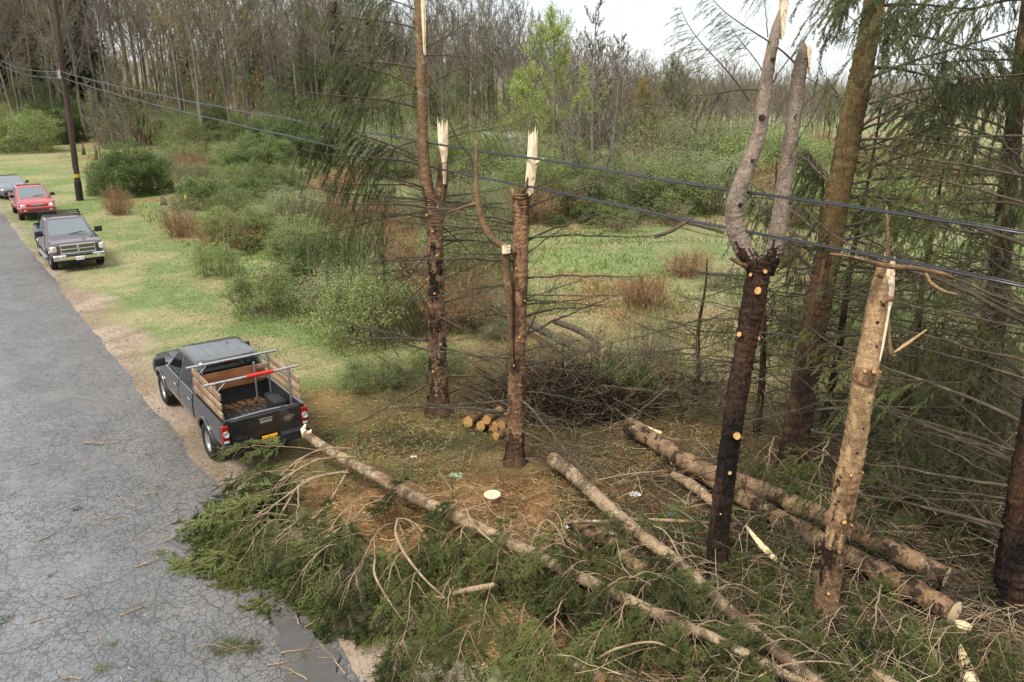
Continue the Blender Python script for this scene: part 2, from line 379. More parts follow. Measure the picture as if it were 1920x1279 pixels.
def roadmat(s, cracks=True):
    dv = s.n('VectorMath', operation='ADD'); nn = s.n('TexNoise'); nn.inputs['Scale'].default_value = 2.5; nn.inputs['Detail'].default_value = 4
    sc = s.n('VectorMath', operation='SCALE'); sc.inputs['Scale'].default_value = .28
    s.l(s.obj, nn.inputs['Vector']); s.l(nn.outputs['Color'], sc.inputs[0]); s.l(s.obj, dv.inputs[0]); s.l(sc.outputs[0], dv.inputs[1]); v = dv.outputs[0]
    grit = s.noise(160, 3, .7); med = s.noise(.9, 5, .6); big = s.noise(.28, 4, .6, s.mapping((1, 1, 1)))
    c = s.mix(s.ramp(med, [(.3, 0.0), (.7, 1.0)]), (.096, .101, .104), (.15, .154, .157))
    c = s.mix(s.ramp(s.noise(.55, 5, .65), [(.52, 0.0), (.68, .5)]), c, (.19, .165, .135))
    dt = s.n('VectorMath', operation='DOT_PRODUCT'); dt.inputs[1].default_value = (RN.x, RN.y, 0); s.l(v, dt.inputs[0]); ac = s.math('ADD', dt.outputs['Value'], s.math('MULTIPLY', s.noise(.35, 3), 1.1))   # wear across the lane: pale wheel paths, browner edge
    c = s.mix(1.0, c, s.ramp(s.math('MULTIPLY', s.math('ADD', ac, 4.0), .125), [(.1, .95), (.3, 1.22), (.46, .9), (.6, 1.12), (.75, .86), (.95, .8)]), 'MULTIPLY')
    c = s.mix(s.ramp(s.math('MULTIPLY', s.math('ADD', ac, 4.0), .125), [(.72, 0.0), (.92, .45)]), c, (.15, .125, .1))
    c = s.mix(1.0, c, s.ramp(s.noise(3.5, 5, .7), [(.3, .8), (.7, 1.2)]), 'MULTIPLY')
    c = s.mix(1.0, c, s.ramp(grit, [(.25, .6), (.75, 1.4)]), 'MULTIPLY')
    h = grit
    if cracks:
        wob = s.noise(7, 4)
        c1 = s.math('ADD', s.voro(7.5, 'DISTANCE_TO_EDGE', v), s.math('MULTIPLY', wob, .05)); c2 = s.math('ADD', s.voro(15.0, 'DISTANCE_TO_EDGE', v), s.math('MULTIPLY', wob, .06)); c3 = s.voro(1.1, 'DISTANCE_TO_EDGE', v)
        m1 = s.ramp(c1, [(.03, 1.0), (.09, 0.0)]); m2 = s.ramp(c2, [(.03, .85), (.09, 0.0)]); m3 = s.ramp(c3, [(.004, .8), (.012, 0.0)])
        a1 = s.ramp(s.noise(.42, 3), [(.34, .25), (.5, 1.0)]); a2 = s.ramp(s.noise(.7, 3, .5, s.mapping((1.3, .8, 1))), [(.4, .25), (.55, 1.0)])
        k = s.math('MAXIMUM', s.math('MULTIPLY', m1, a1), s.math('MAXIMUM', s.math('MULTIPLY', m2, a2), m3))
        c = s.mix(s.math('MULTIPLY', k, .82), c, (.018, .018, .019)); h = s.math('SUBTRACT', s.math('MULTIPLY', grit, .25), k)
    s.set(c, s.ramp(big, [(.38, .27), (.62, .5)]), .6); s.bump(h, .5, .012)
roadmat(s); tag(mb.build('road', s.m, smooth=True), kind='structure')
# smooth darker repair strip at the road's near edge
mb = MB(); pl = [G(478, 1098), G(520, 1190), G(545, 1290), G(575, 1400), G(760, 1400), G(668, 1290), G(610, 1215), G(555, 1150), G(505, 1105)]
cen = sum(pl, Vector()) / len(pl); import mathutils
q_ = []
for a_, b_ in zip(pl, pl[1:] + pl[:1]):
    for f_ in np.linspace(0, 1, 9)[:-1]: w_ = a_.lerp(b_, f_); q_.append((w_.x + (vnoise(w_.x * 5, w_.y * 5, 60) - .5) * .22, w_.y + (vnoise(w_.x * 5, w_.y * 5, 61) - .5) * .22, .05))
base = [tuple(float(k_) for k_ in q) for q in q_]
import mathutils
tri = mathutils.geometry.tessellate_polygon([[Vector(b) for b in base]])
mb.add(base, [t if (Vector(base[t[1]]) - Vector(base[t[0]])).cross(Vector(base[t[2]]) - Vector(base[t[0]])).z > 0 else t[::-1] for t in tri])
s = N('smooth dark asphalt'); roadmat(s, False)
b = s.b.inputs['Base Color'].links[0].from_socket; s.set(s.mix(1.0, b, (.55, .53, .52), 'MULTIPLY'), .8)
tag(mb.build('asphalt_patch', s.m), kind='structure')

# ------------------------------------------------------------------ grass, straw and litter lying on the ground
rng = np.random.default_rng(11)
def scatter(n, zmin, zmax, pxa=-60, pxb=1980):
    """random ground points, thinning with distance"""
    zz = 1 / rng.uniform(1 / zmax, 1 / zmin, n); px = rng.uniform(pxa, pxb, n)
    zz = zz * KW; return (px - 960) / FPX * zz, zz
def jitcol(base, v=.25): return np.clip(base * (1 + rng.normal(0, v, (len(base), 1))), .005, .8)
mb = MB(); x, y = scatter(380000, 6.5, 95); s_, t_ = st_of(x / KW, y / KW)
keep = (t_ > 3.4 + fbm(x, y, 8, 2) * 1.2) & ~((s_ < 15.5) & (t_ < 14) & (rng.random(len(x)) < .96)) & ~((t_ < 5) & (rng.random(len(x)) < .6)); x, y, s_, t_ = x[keep], y[keep], s_[keep], t_[keep]
lawn = t_ < 7.0 + .05 * np.clip(s_ - 20, 0, 60); right = (x - .05 * y > 5)
ln = np.where(lawn, rng.uniform(.02, .055, len(x)), rng.uniform(.05, .32, len(x)) * np.where(fbm(x * .6, y * .6, 40, 3) > .5, 1, .5)); ln = np.where(right, ln * .5, ln)
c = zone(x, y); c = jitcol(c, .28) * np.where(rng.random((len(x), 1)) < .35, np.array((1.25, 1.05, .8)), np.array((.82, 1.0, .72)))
d = unit(np.stack([rng.normal(0, .45, len(x)), rng.normal(0, .45, len(x)), np.ones(len(x))], 1))
blades(mb, np.stack([x, y, hgt(x, y)], 1), d, ln, np.clip(.004 + y * .0005, .004, .03), rng, 0, c)
tag(mb.build('grass', colattr('grass blades', .8, .5)), kind='stuff')
mb = MB(); x, y = scatter(190000, 6.2, 40, 380, 1980); s_, t_ = st_of(x / KW, y / KW); n = fbm(x * .8, y * .8, 44, 3)
keep = (s_ < 17) & (t_ > 3.7) & (t_ < 20) & (n > .36) & ~((s_ > 13) & (t_ < 7) & (rng.random(len(x)) < .8)); x, y = x[keep], y[keep]; n = len(x)
a = rng.uniform(0, 6.28, n); d = unit(np.stack([np.cos(a), np.sin(a), rng.normal(.1, .14, n)], 1))
pal = np.array([(.42, .25, .1), (.32, .16, .055), (.16, .09, .045), (.5, .37, .22), (.09, .06, .035), (.33, .17, .06), (.13, .15, .05)])
pick = pal[rng.integers(0, 7, n)]; dk = (s_[keep] < 7.5) & (t_[keep] > 6.3) & (rng.random(n) < .85); pick = np.where(dk[:, None], np.array([(.055, .036, .022), (.09, .06, .035), (.06, .065, .025)])[rng.integers(0, 3, n)], pick)  # litter darkened too where shade is put into the humus colour
blades(mb, np.stack([x, y, hgt(x, y) + rng.uniform(.005, .05, n)], 1), d, rng.gamma(2.0, .06, n) + .03, rng.uniform(.002, .006, n), rng, 0, jitcol(pick, .2))
tag(mb.build('needle_litter', colattr('needle and bark litter', .85, 0)), kind='stuff')

mb = MB(); n = 9000; s0 = rng.uniform(4, 60, n) ** 1.0; t0 = rng.normal(3.65, .4, n); nn = n   # loose grit along the broken edge of the asphalt
pos = np.stack([RD.x * s0 + RN.x * t0, RD.y * s0 + RN.y * t0, np.zeros(n)], 1); pos[:, 2] = hgt(pos[:, 0], pos[:, 1]) + .004; sz = rng.gamma(2, .005, n) + .004
T_ = np.array([(1, 0, -.2), (-.5, .87, -.2), (-.5, -.87, -.2), (0, 0, .9)]); an = rng.uniform(0, 6.28, n); ca, sa = np.cos(an)[:, None], np.sin(an)[:, None]
V_ = np.stack([T_[None, :, 0] * ca - T_[None, :, 1] * sa, T_[None, :, 0] * sa + T_[None, :, 1] * ca, np.repeat(T_[None, :, 2], n, 0)], -1) * sz[:, None, None] * rng.uniform(.6, 1.3, (n, 4, 1)) + pos[:, None, :]
F_ = (np.arange(n)[:, None, None] * 4 + np.array([[0, 1, 3], [1, 2, 3], [2, 0, 3]])[None]).reshape(-1, 3); mb.add(V_.reshape(-1, 3), F_, 0, np.repeat(jitcol(np.array([(.2, .19, .18), (.3, .25, .2), (.13, .12, .11)])[rng.integers(0, 3, n)], .2), 4, 0))
tag(mb.build('gravel', colattr('roadside grit', .9, 0)), kind='stuff')
mb = MB(); x, y = scatter(70000, 7.5, 30, 560, 1900); s_, t_ = st_of(x / KW, y / KW); n4 = fbm(x * .5, y * .5, 71, 4); keep = (t_ > 4.3) & (s_ < 18) & (t_ < 17) & (n4 > .5) & ((s_ > 7) | (rng.random(len(x)) < .35)) & (rng.random(len(x)) < sstep(6, 12, s_) * .75 + .25); x, y = x[keep], y[keep]; n = len(x)
leaves(mb, np.stack([x, y, hgt(x, y) + rng.gamma(2, .045, n)], 1), unit(rng.normal(size=(n, 3)) * .6 + np.array([0, 0, 1])), rng.uniform(.025, .08, n), rng, 0, jitcol(np.array([(.13, .19, .06), (.19, .24, .09), (.1, .14, .05), (.2, .19, .08)])[rng.integers(0, 4, n)], .2))
tag(mb.build('ground_cover', colattr('low green ground cover', .7, .3)), kind='stuff')
# ------------------------------------------------------------------ vegetation kit
def segs_needles(mb, A, B, rng, step=.007, per=3, nl=.02, nw=.0016, mat=0, lean=.55):
    A = np.asarray(A, float); B = np.asarray(B, float)
    if len(A) == 0: return
    D = B - A; L = np.linalg.norm(D, axis=1); k = np.maximum(1, (L / step).astype(int)) * per
    i = np.repeat(np.arange(len(A)), k); t = rng.random(len(i))[:, None]
    d = unit(D)[i]; p = A[i] + D[i] * t
    q = rng.normal(size=(len(i), 3)); q -= d * (q * d).sum(1, keepdims=True); q = unit(q)
    nd = unit(d * lean + q * (1 - lean * .4) * 1.0); blades(mb, p - nd * .002, nd, nl * rng.uniform(.75, 1.2, len(i)), nw, rng, mat)
def bough(seed, L=2.2, style='hang', wood='twig_pale', needle='needle', dens=1.0, t0=.2, h0=.7, nl=.02, nw=.0018, per=3, step=.007):
    """one spruce branch, root at the origin, running along +X. returns (wood mesh, needle mesh)"""
    rng = np.random.default_rng(seed); wb = MB(); nb = MB(); n = 22; t = np.linspace(0, 1, n)
    wy = np.cumsum(rng.normal(0, .012, n)) * L * .5
    if style == 'fallen':
        z = h0 + .22 * L * np.sin(np.pi * np.clip(t * 1.25, 0, 1)) * .6 - (h0 - .06) * sstep(.15, .85, t); z = np.maximum(z, .05)
    elif style == 'dead': z = L * (.10 * t - .16 * t ** 2 + .1 * t ** 4) + np.cumsum(rng.normal(0, .008, n)) * L * .4
    else: z = L * (.1 * t - .42 * t ** 2 + .3 * t ** 3.5)
    ax = np.stack([L * t * (.92 if style == 'fallen' else 1), wy, z], 1)
    tube(wb, ax, (.0062 if style == 'fallen' else .0085) * L * (1 - t * .85) + .002, 6, 0, False)
    A = []; B = []
    def side_shoots(ax, L, t0, ns, l2s):
        n = len(ax)
        for j in range(ns):
            f = t0 + (1 - t0) * ((j + rng.random()) / ns) ** .9; f = min(f, .99); k = f * (n - 1); i = min(int(k), n - 2); p0 = ax[i] + (ax[i + 1] - ax[i]) * (k - i)
            tg = unit(ax[i + 1] - ax[i]); side = 1 if j % 2 else -1
            l2 = (l2s * L * (1 - f) ** .75 + .13) * rng.uniform(.55, 1.1)
            ang = rng.uniform(.5, 1.0); lat = unit(np.array([-tg[1], tg[0], 0.0])) * side; d = unit(tg * math.cos(ang) + lat * math.sin(ang) + rng.normal(0, .12, 3))
            if style == 'hang': l2 *= .9; g = rng.uniform(.9, 2.3)
            elif style == 'dead': l2 *= .75; g = rng.uniform(-.15, .35)
            else: g = rng.uniform(.25, .8); d = unit(d + np.array([0, 0, rng.uniform(-.1, .45)]))
            m = 7; u = np.linspace(0, 1, m)
            q = p0 + d * l2 * u[:, None] * (1 - .3 * u[:, None] * (style == 'hang')); q[:, 2] -= g * l2 * u ** (1.35 if style == 'hang' else 1.8)
            q += np.cumsum(rng.normal(0, .024 * l2, (m, 3)), 0)
            if style == 'fallen': q[:, 2] = np.maximum(q[:, 2], .025 + rng.random(m) * .05)
            tube(wb, q, np.linspace(.004 * (L / 2) ** .5, .0013, m), 3, 1, False)
            if style == 'dead':
                for _ in range(rng.integers(1, 4)):
                    i2 = rng.integers(1, m - 1); e = q[i2] + (unit(d + rng.normal(0, .7, 3))) * l2 * rng.uniform(.2, .5)
                    tube(wb, [q[i2], (q[i2] + e) / 2 + rng.normal(0, .01, 3), e], [.0025, .002, .0012], 3, 0, False)
                continue
            if style == 'fallen' and rng.random() < .16: continue      # some shoots stripped bare
            for i2 in range(2 if style == 'hang' else 1, m - 1):
                A.append(q[i2]); B.append(q[i2 + 1])
            nt_ = max(3, int(l2 / (.05 if style == 'fallen' else .033) * dens))
            for jj in range(nt_):
                ff = .16 + .84 * (jj + rng.random()) / nt_; kk = ff * (m - 1); i3 = min(int(kk), m - 2); pp = q[i3] + (q[i3 + 1] - q[i3]) * (kk - i3)
                tg2 = unit(q[i3 + 1] - q[i3]); pr = np.cross(tg2, np.array([0, 0, 1.0]) + rng.normal(0, .5, 3)); pr = unit(pr) * (1 if jj % 2 else -1)
                ln = rng.uniform(.08, .19) * (1.15 - .5 * ff) if style == 'fallen' else rng.uniform(.06, .15) * (1.15 - .5 * ff)
                dd = unit(tg2 * .75 + pr * .6 + np.array([0, 0, -.55 if style == 'hang' else rng.uniform(-.35, .3)]))
                e = pp + dd * ln
                if style == 'fallen': e[2] = max(e[2], .02)
                A.append(pp); B.append(e)
    if style == 'fallen' and L > 1:
        side_shoots(ax, L, max(t0, .45), int(15 * dens * L / 1.6), .2)
        for j in range(7):      # forking limbs that carry most of the green
            f = t0 + .6 * (j + rng.random()) / 7; k = f * (n - 1); i = int(k); p0 = ax[i]; tg = unit(ax[i + 1] - ax[i]); side = 1 if j % 2 else -1; a_ = rng.uniform(.35, .85)
            d = unit(tg * math.cos(a_) + np.array([-tg[1], tg[0], 0]) * side * math.sin(a_) + np.array([0, 0, rng.uniform(.05, .35)])); l3 = L * (.62 * (1 - f) + .12) * rng.uniform(.7, 1.1); m3 = 12; u3 = np.linspace(0, 1, m3)
            q3 = p0 + d * l3 * u3[:, None] + np.cumsum(rng.normal(0, .012 * L, (m3, 3)), 0) * u3[:, None]; q3[:, 2] -= rng.uniform(.3, .8) * l3 * u3 ** 2; q3[:, 2] = np.maximum(q3[:, 2], .04)
            tube(wb, q3, np.linspace(.0042 * L * (1 - f * .5), .002, m3), 5, 0, False); side_shoots(q3, l3 * 1.6, .3, int(11 * dens * l3), .2)
    else: side_shoots(ax, L, t0, int((16 if style == 'dead' else 24 if style == 'hang' else 30) * dens * L / 1.6), .25 if style == 'fallen' else .34)
    if style != 'dead': segs_needles(nb, A, B, rng, step=step, per=per, nl=nl, nw=nw, lean=.42 if style == 'fallen' else .55)
    wm = wb.mesh('branch', [M[wood], M['twig_mid' if style == 'fallen' else wood]], True); nm = nb.mesh('needles', M[needle]) if nb.n else None
    return wm, nm
def put_bough(parent, kit, loc, yaw, pitch=0.0, roll=0.0, scl=1.0, name='branch'):
    wm, nm = kit; o = link(name, wm, parent, loc)
    o.rotation_mode = 'QUATERNION'
    o.rotation_quaternion = (Matrix.Rotation(yaw, 3, 'Z') @ Matrix.Rotation(-pitch, 3, 'Y') @ Matrix.Rotation(roll, 3, 'X')).to_quaternion()
    o.scale = (scl,) * 3 if not hasattr(scl, '__len__') else scl
    if nm is not None: link('foliage', nm, o)
    return o
K_FALL = [bough(100 + i, 2.2, 'fallen', 'twig_pale', 'needle', 1.55, .22, .5 + .12 * (i % 4), .021, .0034, 6, .006) for i in range(8)]
K_HANG = [bough(200 + i, 2.6, 'hang', 'twig_dark', 'needle_dark', 1.0, .22, nl=.026, nw=.003, per=5, step=.008) for i in range(5)]
K_SPARSE = [bough(230 + i, 2.4, 'hang', 'twig_dark', 'needle', .6, .35, nl=.024, nw=.0028, per=4, step=.009) for i in range(4)]
K_DEAD = [bough(260 + i, 2.0, 'dead', 'twig_dark', 'needle', 1.0 + .3 * (i % 2), .12) for i in range(6)]

# ---- bare woodland trees
def bare_tree(seed, H=16.0, leaf=None, nleaf=0, spread=1.0, low=.3, tw=1.25):
    rng = np.random.default_rng(seed); tb = MB(); cb = MB(); lb = MB(); n = 14; t = np.linspace(0, 1, n)
    ax = np.stack([np.cumsum(rng.normal(0, .006 * H, n)) * .6, np.cumsum(rng.normal(0, .006 * H, n)) * .6, H * t - .3], 1)
    r0 = .0085 * H; tube(tb, ax[:12], (r0 * (1 - .93 * t) + .012)[:12], 7, 0, True); tube(cb, ax[11:], (r0 * (1 - .93 * t) + .012)[11:], 4, 0, False)
    tips = []; nb = rng.integers(18, 25)
    for j in range(nb):
        f = low + (.97 - low) * (j + rng.random()) / nb; k = f * (n - 1); i = min(int(k), n - 2); p = ax[i] + (ax[i + 1] - ax[i]) * (k - i)
        a = j * 2.4 + rng.normal(0, .4); el = rng.uniform(.55, 1.0) + .3 * f; L = H * (.30 * (1 - f) + .09) * rng.uniform(.7, 1.15) * spread
        d = np.array([math.cos(a) * math.cos(el), math.sin(a) * math.cos(el), math.sin(el)]); m = 6; u = np.linspace(0, 1, m)[:, None]
        q = p + d * L * u + np.array([0, 0, .18 * L]) * u ** 2 + np.cumsum(rng.normal(0, .025 * L, (m, 3)), 0) * u
        tube(cb, q, np.linspace(.0026 * H * (1.1 - f), .014, m), 4, 0, False)
        for jj in range(rng.integers(6, 10)):
            ff = .2 + .8 * rng.random(); i2 = min(int(ff * (m - 1)), m - 2); pp = q[i2] + (q[i2 + 1] - q[i2]) * rng.random()
            d2 = unit(d + rng.normal(0, .45, 3) + np.array([0, 0, .25])); L2 = L * (.5 - .28 * ff) * rng.uniform(.7, 1.3)
            q2 = pp + d2 * L2 * np.linspace(0, 1, 4)[:, None] + np.cumsum(rng.normal(0, .03 * L2, (4, 3)), 0); q2[0] = pp
            tube(cb, q2, [.016 * tw, .013 * tw, .01 * tw, .007 * tw], 3, 0, False)
            for _ in range(rng.integers(4, 8)):
                i3 = rng.integers(0, 3); p3 = q2[i3] + (q2[i3 + 1] - q2[i3]) * rng.random(); e = p3 + unit(d2 + rng.normal(0, .5, 3) + np.array([0, 0, .2])) * L2 * rng.uniform(.25, .6)
                tube(cb, [p3, (p3 + e) / 2 + rng.normal(0, .02, 3), e], [.010 * tw, .008 * tw, .005 * tw], 3, 0, False); tips += [e, (p3 + e) / 2]
    if nleaf:
        T = np.array(tips); i = rng.integers(0, len(T), nleaf); pos = T[i] + rng.normal(0, .16, (nleaf, 3))
        leaves(lb, pos, unit(rng.normal(size=(nleaf, 3)) + np.array([0, 0, .6])), rng.uniform(.07, .16, nleaf) * (H / 16) ** .3, rng)
    tm = tb.mesh('trunk', M['bark_far'], True); cm = cb.mesh('crown', M['bark_wood'], True)
    lm = lb.mesh('leaves', M[leaf]) if nleaf else None
    return tm, cm, lm
M['leaf_lime'] = leafm('young lime green leaves', (.25, .33, .065), (.4, .46, .12), .5, .35)
M['leaf_gold'] = leafm('young golden leaves', (.3, .22, .055), (.42, .33, .1), .5, .35)
M['leaf_rust'] = leafm('coppery young leaves', (.2, .1, .045), (.33, .19, .08), .5, .3)
M['leaf_sage'] = leafm('pale sage leaves', (.17, .21, .085), (.3, .34, .165), .5, .4)
M['leaf_green'] = leafm('fresh green leaves', (.13, .175, .05), (.25, .315, .105), .5, .3)
M['leaf_dark'] = leafm('dark green leaves', (.075, .11, .032), (.165, .215, .07), .5, .3)
M['cane'] = bark('shrub canes', (.12, .085, .06), (.26, .19, .13), 1.5, .5)
M['cane_rust'] = bark('rusty dry canes', (.2, .1, .05), (.36, .22, .12), 1.5, .5)
BARE = [bare_tree(300 + i, 16, low=[.3, .45, .38, .5, .25, .42, .36][i]) for i in range(7)]
BUDS = [bare_tree(320 + i, 16, ['leaf_gold', 'leaf_rust', 'leaf_sage'][i], [2600, 1200, 1500][i]) for i in range(3)]
LIME = [bare_tree(330 + i, 11, 'leaf_lime', 16000, 1.45, .12) for i in range(2)]
WISP = [bare_tree(340 + i, 10, spread=.7, low=.12, tw=1.5) for i in range(3)]
def conifer(seed, H=15.0):
    rng = np.random.default_rng(seed); tb = MB(); lb = MB(); tube(tb, [(0, 0, -.3), (0, 0, H * .5), (0, 0, H)], [.17, .1, .02], 7)
    for j in range(120):
        f = .08 + .92 * (j + rng.random()) / 120; z = H * f; a = j * 2.4 + rng.normal(0, .3); L = (H * .23 * (1 - f) ** .8 + .25) * rng.uniform(.55, 1.15)
        d = np.array([math.cos(a), math.sin(a), -.12]); nn = int(30 + 60 * (1 - f)); u = rng.random(nn) ** .7
        pos = np.array([0, 0, z]) + d * L * u[:, None] + np.stack([rng.normal(0, .16, nn), rng.normal(0, .16, nn), -np.abs(rng.normal(0, .3, nn)) * u], 1)
        leaves(lb, pos, unit(rng.normal(size=(nn, 3)) + np.array([0, 0, .5])), rng.uniform(.16, .42, nn), rng, 0, None, .4)
    return tb.mesh('trunk', M['bark_far'], True), lb.mesh('foliage', M['needle_far'])
CONI = [conifer(350 + i) for i in range(3)]

# ---- shrubs
def shrub(seed, leaf, nl=6000, lsz=.05, W=2.4, H=1.5, canes=46, cane='cane', dens_top=.0, droop=.7):
    rng = np.random.default_rng(seed); cb = MB(); lb = MB(); P_ = []
    for j in range(canes):
        a = rng.uniform(0, 6.28); out = rng.random() ** .6 * W * .5; h = H * rng.uniform(.55, 1.05) * (1 - .45 * (out / (W * .5)) ** 2)
        b = np.array([math.cos(a), math.sin(a), 0]); m = 9; u = np.linspace(0, 1, m)
        base = b * rng.random() * W * .3; out = max(out - np.linalg.norm(base), .05)
        q = base + b * (out * u)[:, None]; q[:, 2] = h * np.sin(np.pi * .5 * np.clip(u * 1.35, 0, 1.0 + droop * .5)) ; q += np.cumsum(rng.normal(0, .035, (m, 3)), 0) * W / 2.4; q[:, 2] = np.maximum(q[:, 2], 0)
        tube(cb, q, np.linspace(.012, .003, m), 3, 0, False); P_.append(q[3:])
        for _ in range(5):
            i = rng.integers(2, m - 1); e = q[i] + unit(b * .6 + rng.normal(0, .6, 3) + np.array([0, 0, .3])) * rng.uniform(.15, .45) * W / 2.4
            e[2] = max(e[2], .03); mid = (q[i] + e) / 2 + np.array([0, 0, .05]); tube(cb, [q[i], mid, e], [.005, .004, .002], 3, 0, False); P_.append(np.array([mid, e, e * .6 + mid * .4]))
    if nl:
        T = np.concatenate(P_); i = rng.integers(0, len(T), nl); pos = T[i] + rng.normal(0, .055 * W / 2.4, (nl, 3)); pos[:, 2] = np.maximum(pos[:, 2], .02)
        nd = int(nl * dens_top); a = rng.uniform(0, 6.28, nd); zz = rng.random(nd); rr = W * .5 * (.38 + .95 * fbm(np.cos(a) * 2.6 + zz * 2.5, np.sin(a) * 2.6 + seed, seed, 4)) * rng.uniform(.72, 1.04, nd) ** .6
        pos[:nd] = np.stack([np.cos(a) * rr * np.sqrt(1 - zz ** 2 * .92), np.sin(a) * rr * np.sqrt(1 - zz ** 2 * .92), zz * H * rr / (W * .5)], 1)
        leaves(lb, pos, unit(rng.normal(size=(nl, 3)) + np.array([0, 0, .8])), lsz * rng.uniform(.6, 1.3, nl), rng, 0, None, .6)
    return cb.mesh('canes', M[cane], True), (lb.mesh('leaves', M[leaf]) if nl else None)
SHR = {'dark': [shrub(400 + i, 'leaf_dark', 16000, .055, canes=26, dens_top=.65) for i in range(2)],
       'green': [shrub(410 + i, 'leaf_green', 13000, .044, canes=50, dens_top=.4) for i in range(3)],
       'sage': [shrub(420 + i, 'leaf_sage', 5500, .042, H=1.8, canes=55, dens_top=.25) for i in range(3)],
       'rust': [shrub(430 + i, 'leaf_rust', 500, .05, H=1.0, canes=120, cane='cane_rust') for i in range(2)],
       'darkbig': [shrub(450, 'leaf_dark', 70000, .036, canes=26, dens_top=.75)], 'greenbig': [shrub(451 + i, 'leaf_green', 40000, .03, canes=50, dens_top=.5) for i in range(2)], 'sagebig': [shrub(455 + i, 'leaf_sage', 26000, .029, H=1.8, canes=70, dens_top=.4) for i in range(2)],
       'thin': [shrub(440 + i, 'leaf_green', 1500, .045, H=1.9, canes=50) for i in range(2)]}
def put_plant(name, meshes, parts, loc, yaw, scl, label, cat, group):
    e = empty(name, loc, yaw); e.scale = scl if hasattr(scl, '__len__') else (scl,) * 3
    for m_, nm in zip(meshes, parts):
        if m_ is not None: link(nm, m_, e)
    return tag(e, label, cat, group)
# ------------------------------------------------------------------ woodland behind the meadow
rng = np.random.default_rng(77)
SAP = [bare_tree(360, 7, 'leaf_green', 5200, 1.25, .1), bare_tree(361, 7, 'leaf_gold', 4200, 1.2, .12), bare_tree(362, 7, 'leaf_sage', 4200, 1.25, .1)]
TP = ('trunk', 'crown', 'leaves')
def top_y(px):   # height of the woodland skyline across the photo
    return float(np.interp(px, [-80, 300, 560, 680, 800, 900, 1000, 1100, 1200, 1320, 1420, 1700, 2000], [-150, -90, -60, -20, 25, 15, 60, 95, 125, 140, 150, 160, 165]))
def put_tree(kit, px, Y, H0, label, group, hh=None, cat='tree', name='bare_tree', parts=TP):
    Y = Y * KW; hh = hh * KW if hh else None
    x = (px - 960) / FPX * (Y * CT + 0) / 1.0; x = (px - 960) / FPX * (Y / ray(px, 240).y)
    z = HZ(x, Y); d = ray(px, top_y(px)); ztop = CAM_H + d.z * Y / d.y
    h = hh if hh else max(3.5, (ztop - z)) * rng.uniform(.75, 1.1) * (1.12 if px > 560 else 1)
    sc = h / H0; return put_plant(name, kit, parts, (x, Y, z), rng.uniform(0, 6.28), (max(sc, .55) if sc < .8 else sc, ) * 2 + (sc,), label, cat, group)
n = 0
for i in range(288):
    px = -70 + (i + rng.random()) / 288 * 1000 if i < 170 or False else rng.uniform(1020, 1580)
    px = -70 + (i + rng.random()) / 170 * 1090 if i < 170 else 1020 + (i - 170 + rng.random()) / 118 * 540
    near = np.interp(px, [-80, 350, 700, 1000, 1250, 1500], [82, 86, 84, 66, 66, 80])
    Y = near + rng.random() ** 1.3 * np.interp(px, [0, 700, 1000, 1500], [60, 75, 55, 70])
    r = rng.random()
    if px < 620:
        kit, lb = (BUDS[0], 'woodland tree in golden young leaf') if r < .2 else (BUDS[2], 'woodland tree with pale green buds') if r < .34 else (BUDS[1], 'woodland tree with coppery buds') if r < .44 else (BARE[rng.integers(0, 7)], 'tall bare grey brown woodland tree')
    else:
        kit, lb = (BUDS[2], 'woodland tree with pale green buds') if r < .1 else (BUDS[1], 'reddish budding woodland tree') if r < .3 else ((WISP[rng.integers(0, 3)] if px > 1050 and rng.random() < .6 else BARE[rng.integers(0, 7)]), 'slender bare woodland tree')
    where = 'left of the utility pole' if px < 110 else 'above the round dark bush' if px < 340 else 'between the pole and the hanging spruce boughs' if px < 560 else 'behind the hanging spruce boughs' if px < 800 else 'behind the two nearer snapped trunks' if px < 1080 else 'right of the lime green tree' if px < 1300 else 'behind the forked trunk'
    put_tree(kit, px, Y, 10 if kit in WISP else 16, lb + ' ' + where, 'woodland trees behind the meadow')
for i in range(76):
    px = -60 + (i + rng.random()) / 76 * 420 if i < 44 else 330 + (i - 44 + rng.random()) / 32 * 560; Y = rng.uniform(104, 150) if i < 44 else rng.uniform(120, 165)
    put_tree(CONI[i % 3], px, Y, 15, 'dark evergreen deep in the left woodland' if i < 44 else 'dark evergreen deep in the woodland behind the hanging boughs', 'evergreens deep in the woodland', (None if i < 44 else rng.uniform(8, 15)), name='evergreen_tree', parts=('trunk', 'foliage'))
for px, Y, hh in [(640, 100, 15), (700, 112, 14), (590, 118, 15)]:
    put_tree(CONI[0], px, Y, 15, 'dark evergreen behind the hanging spruce boughs', 'evergreens behind the spruce boughs', hh, name='evergreen_tree', parts=('trunk', 'foliage'))
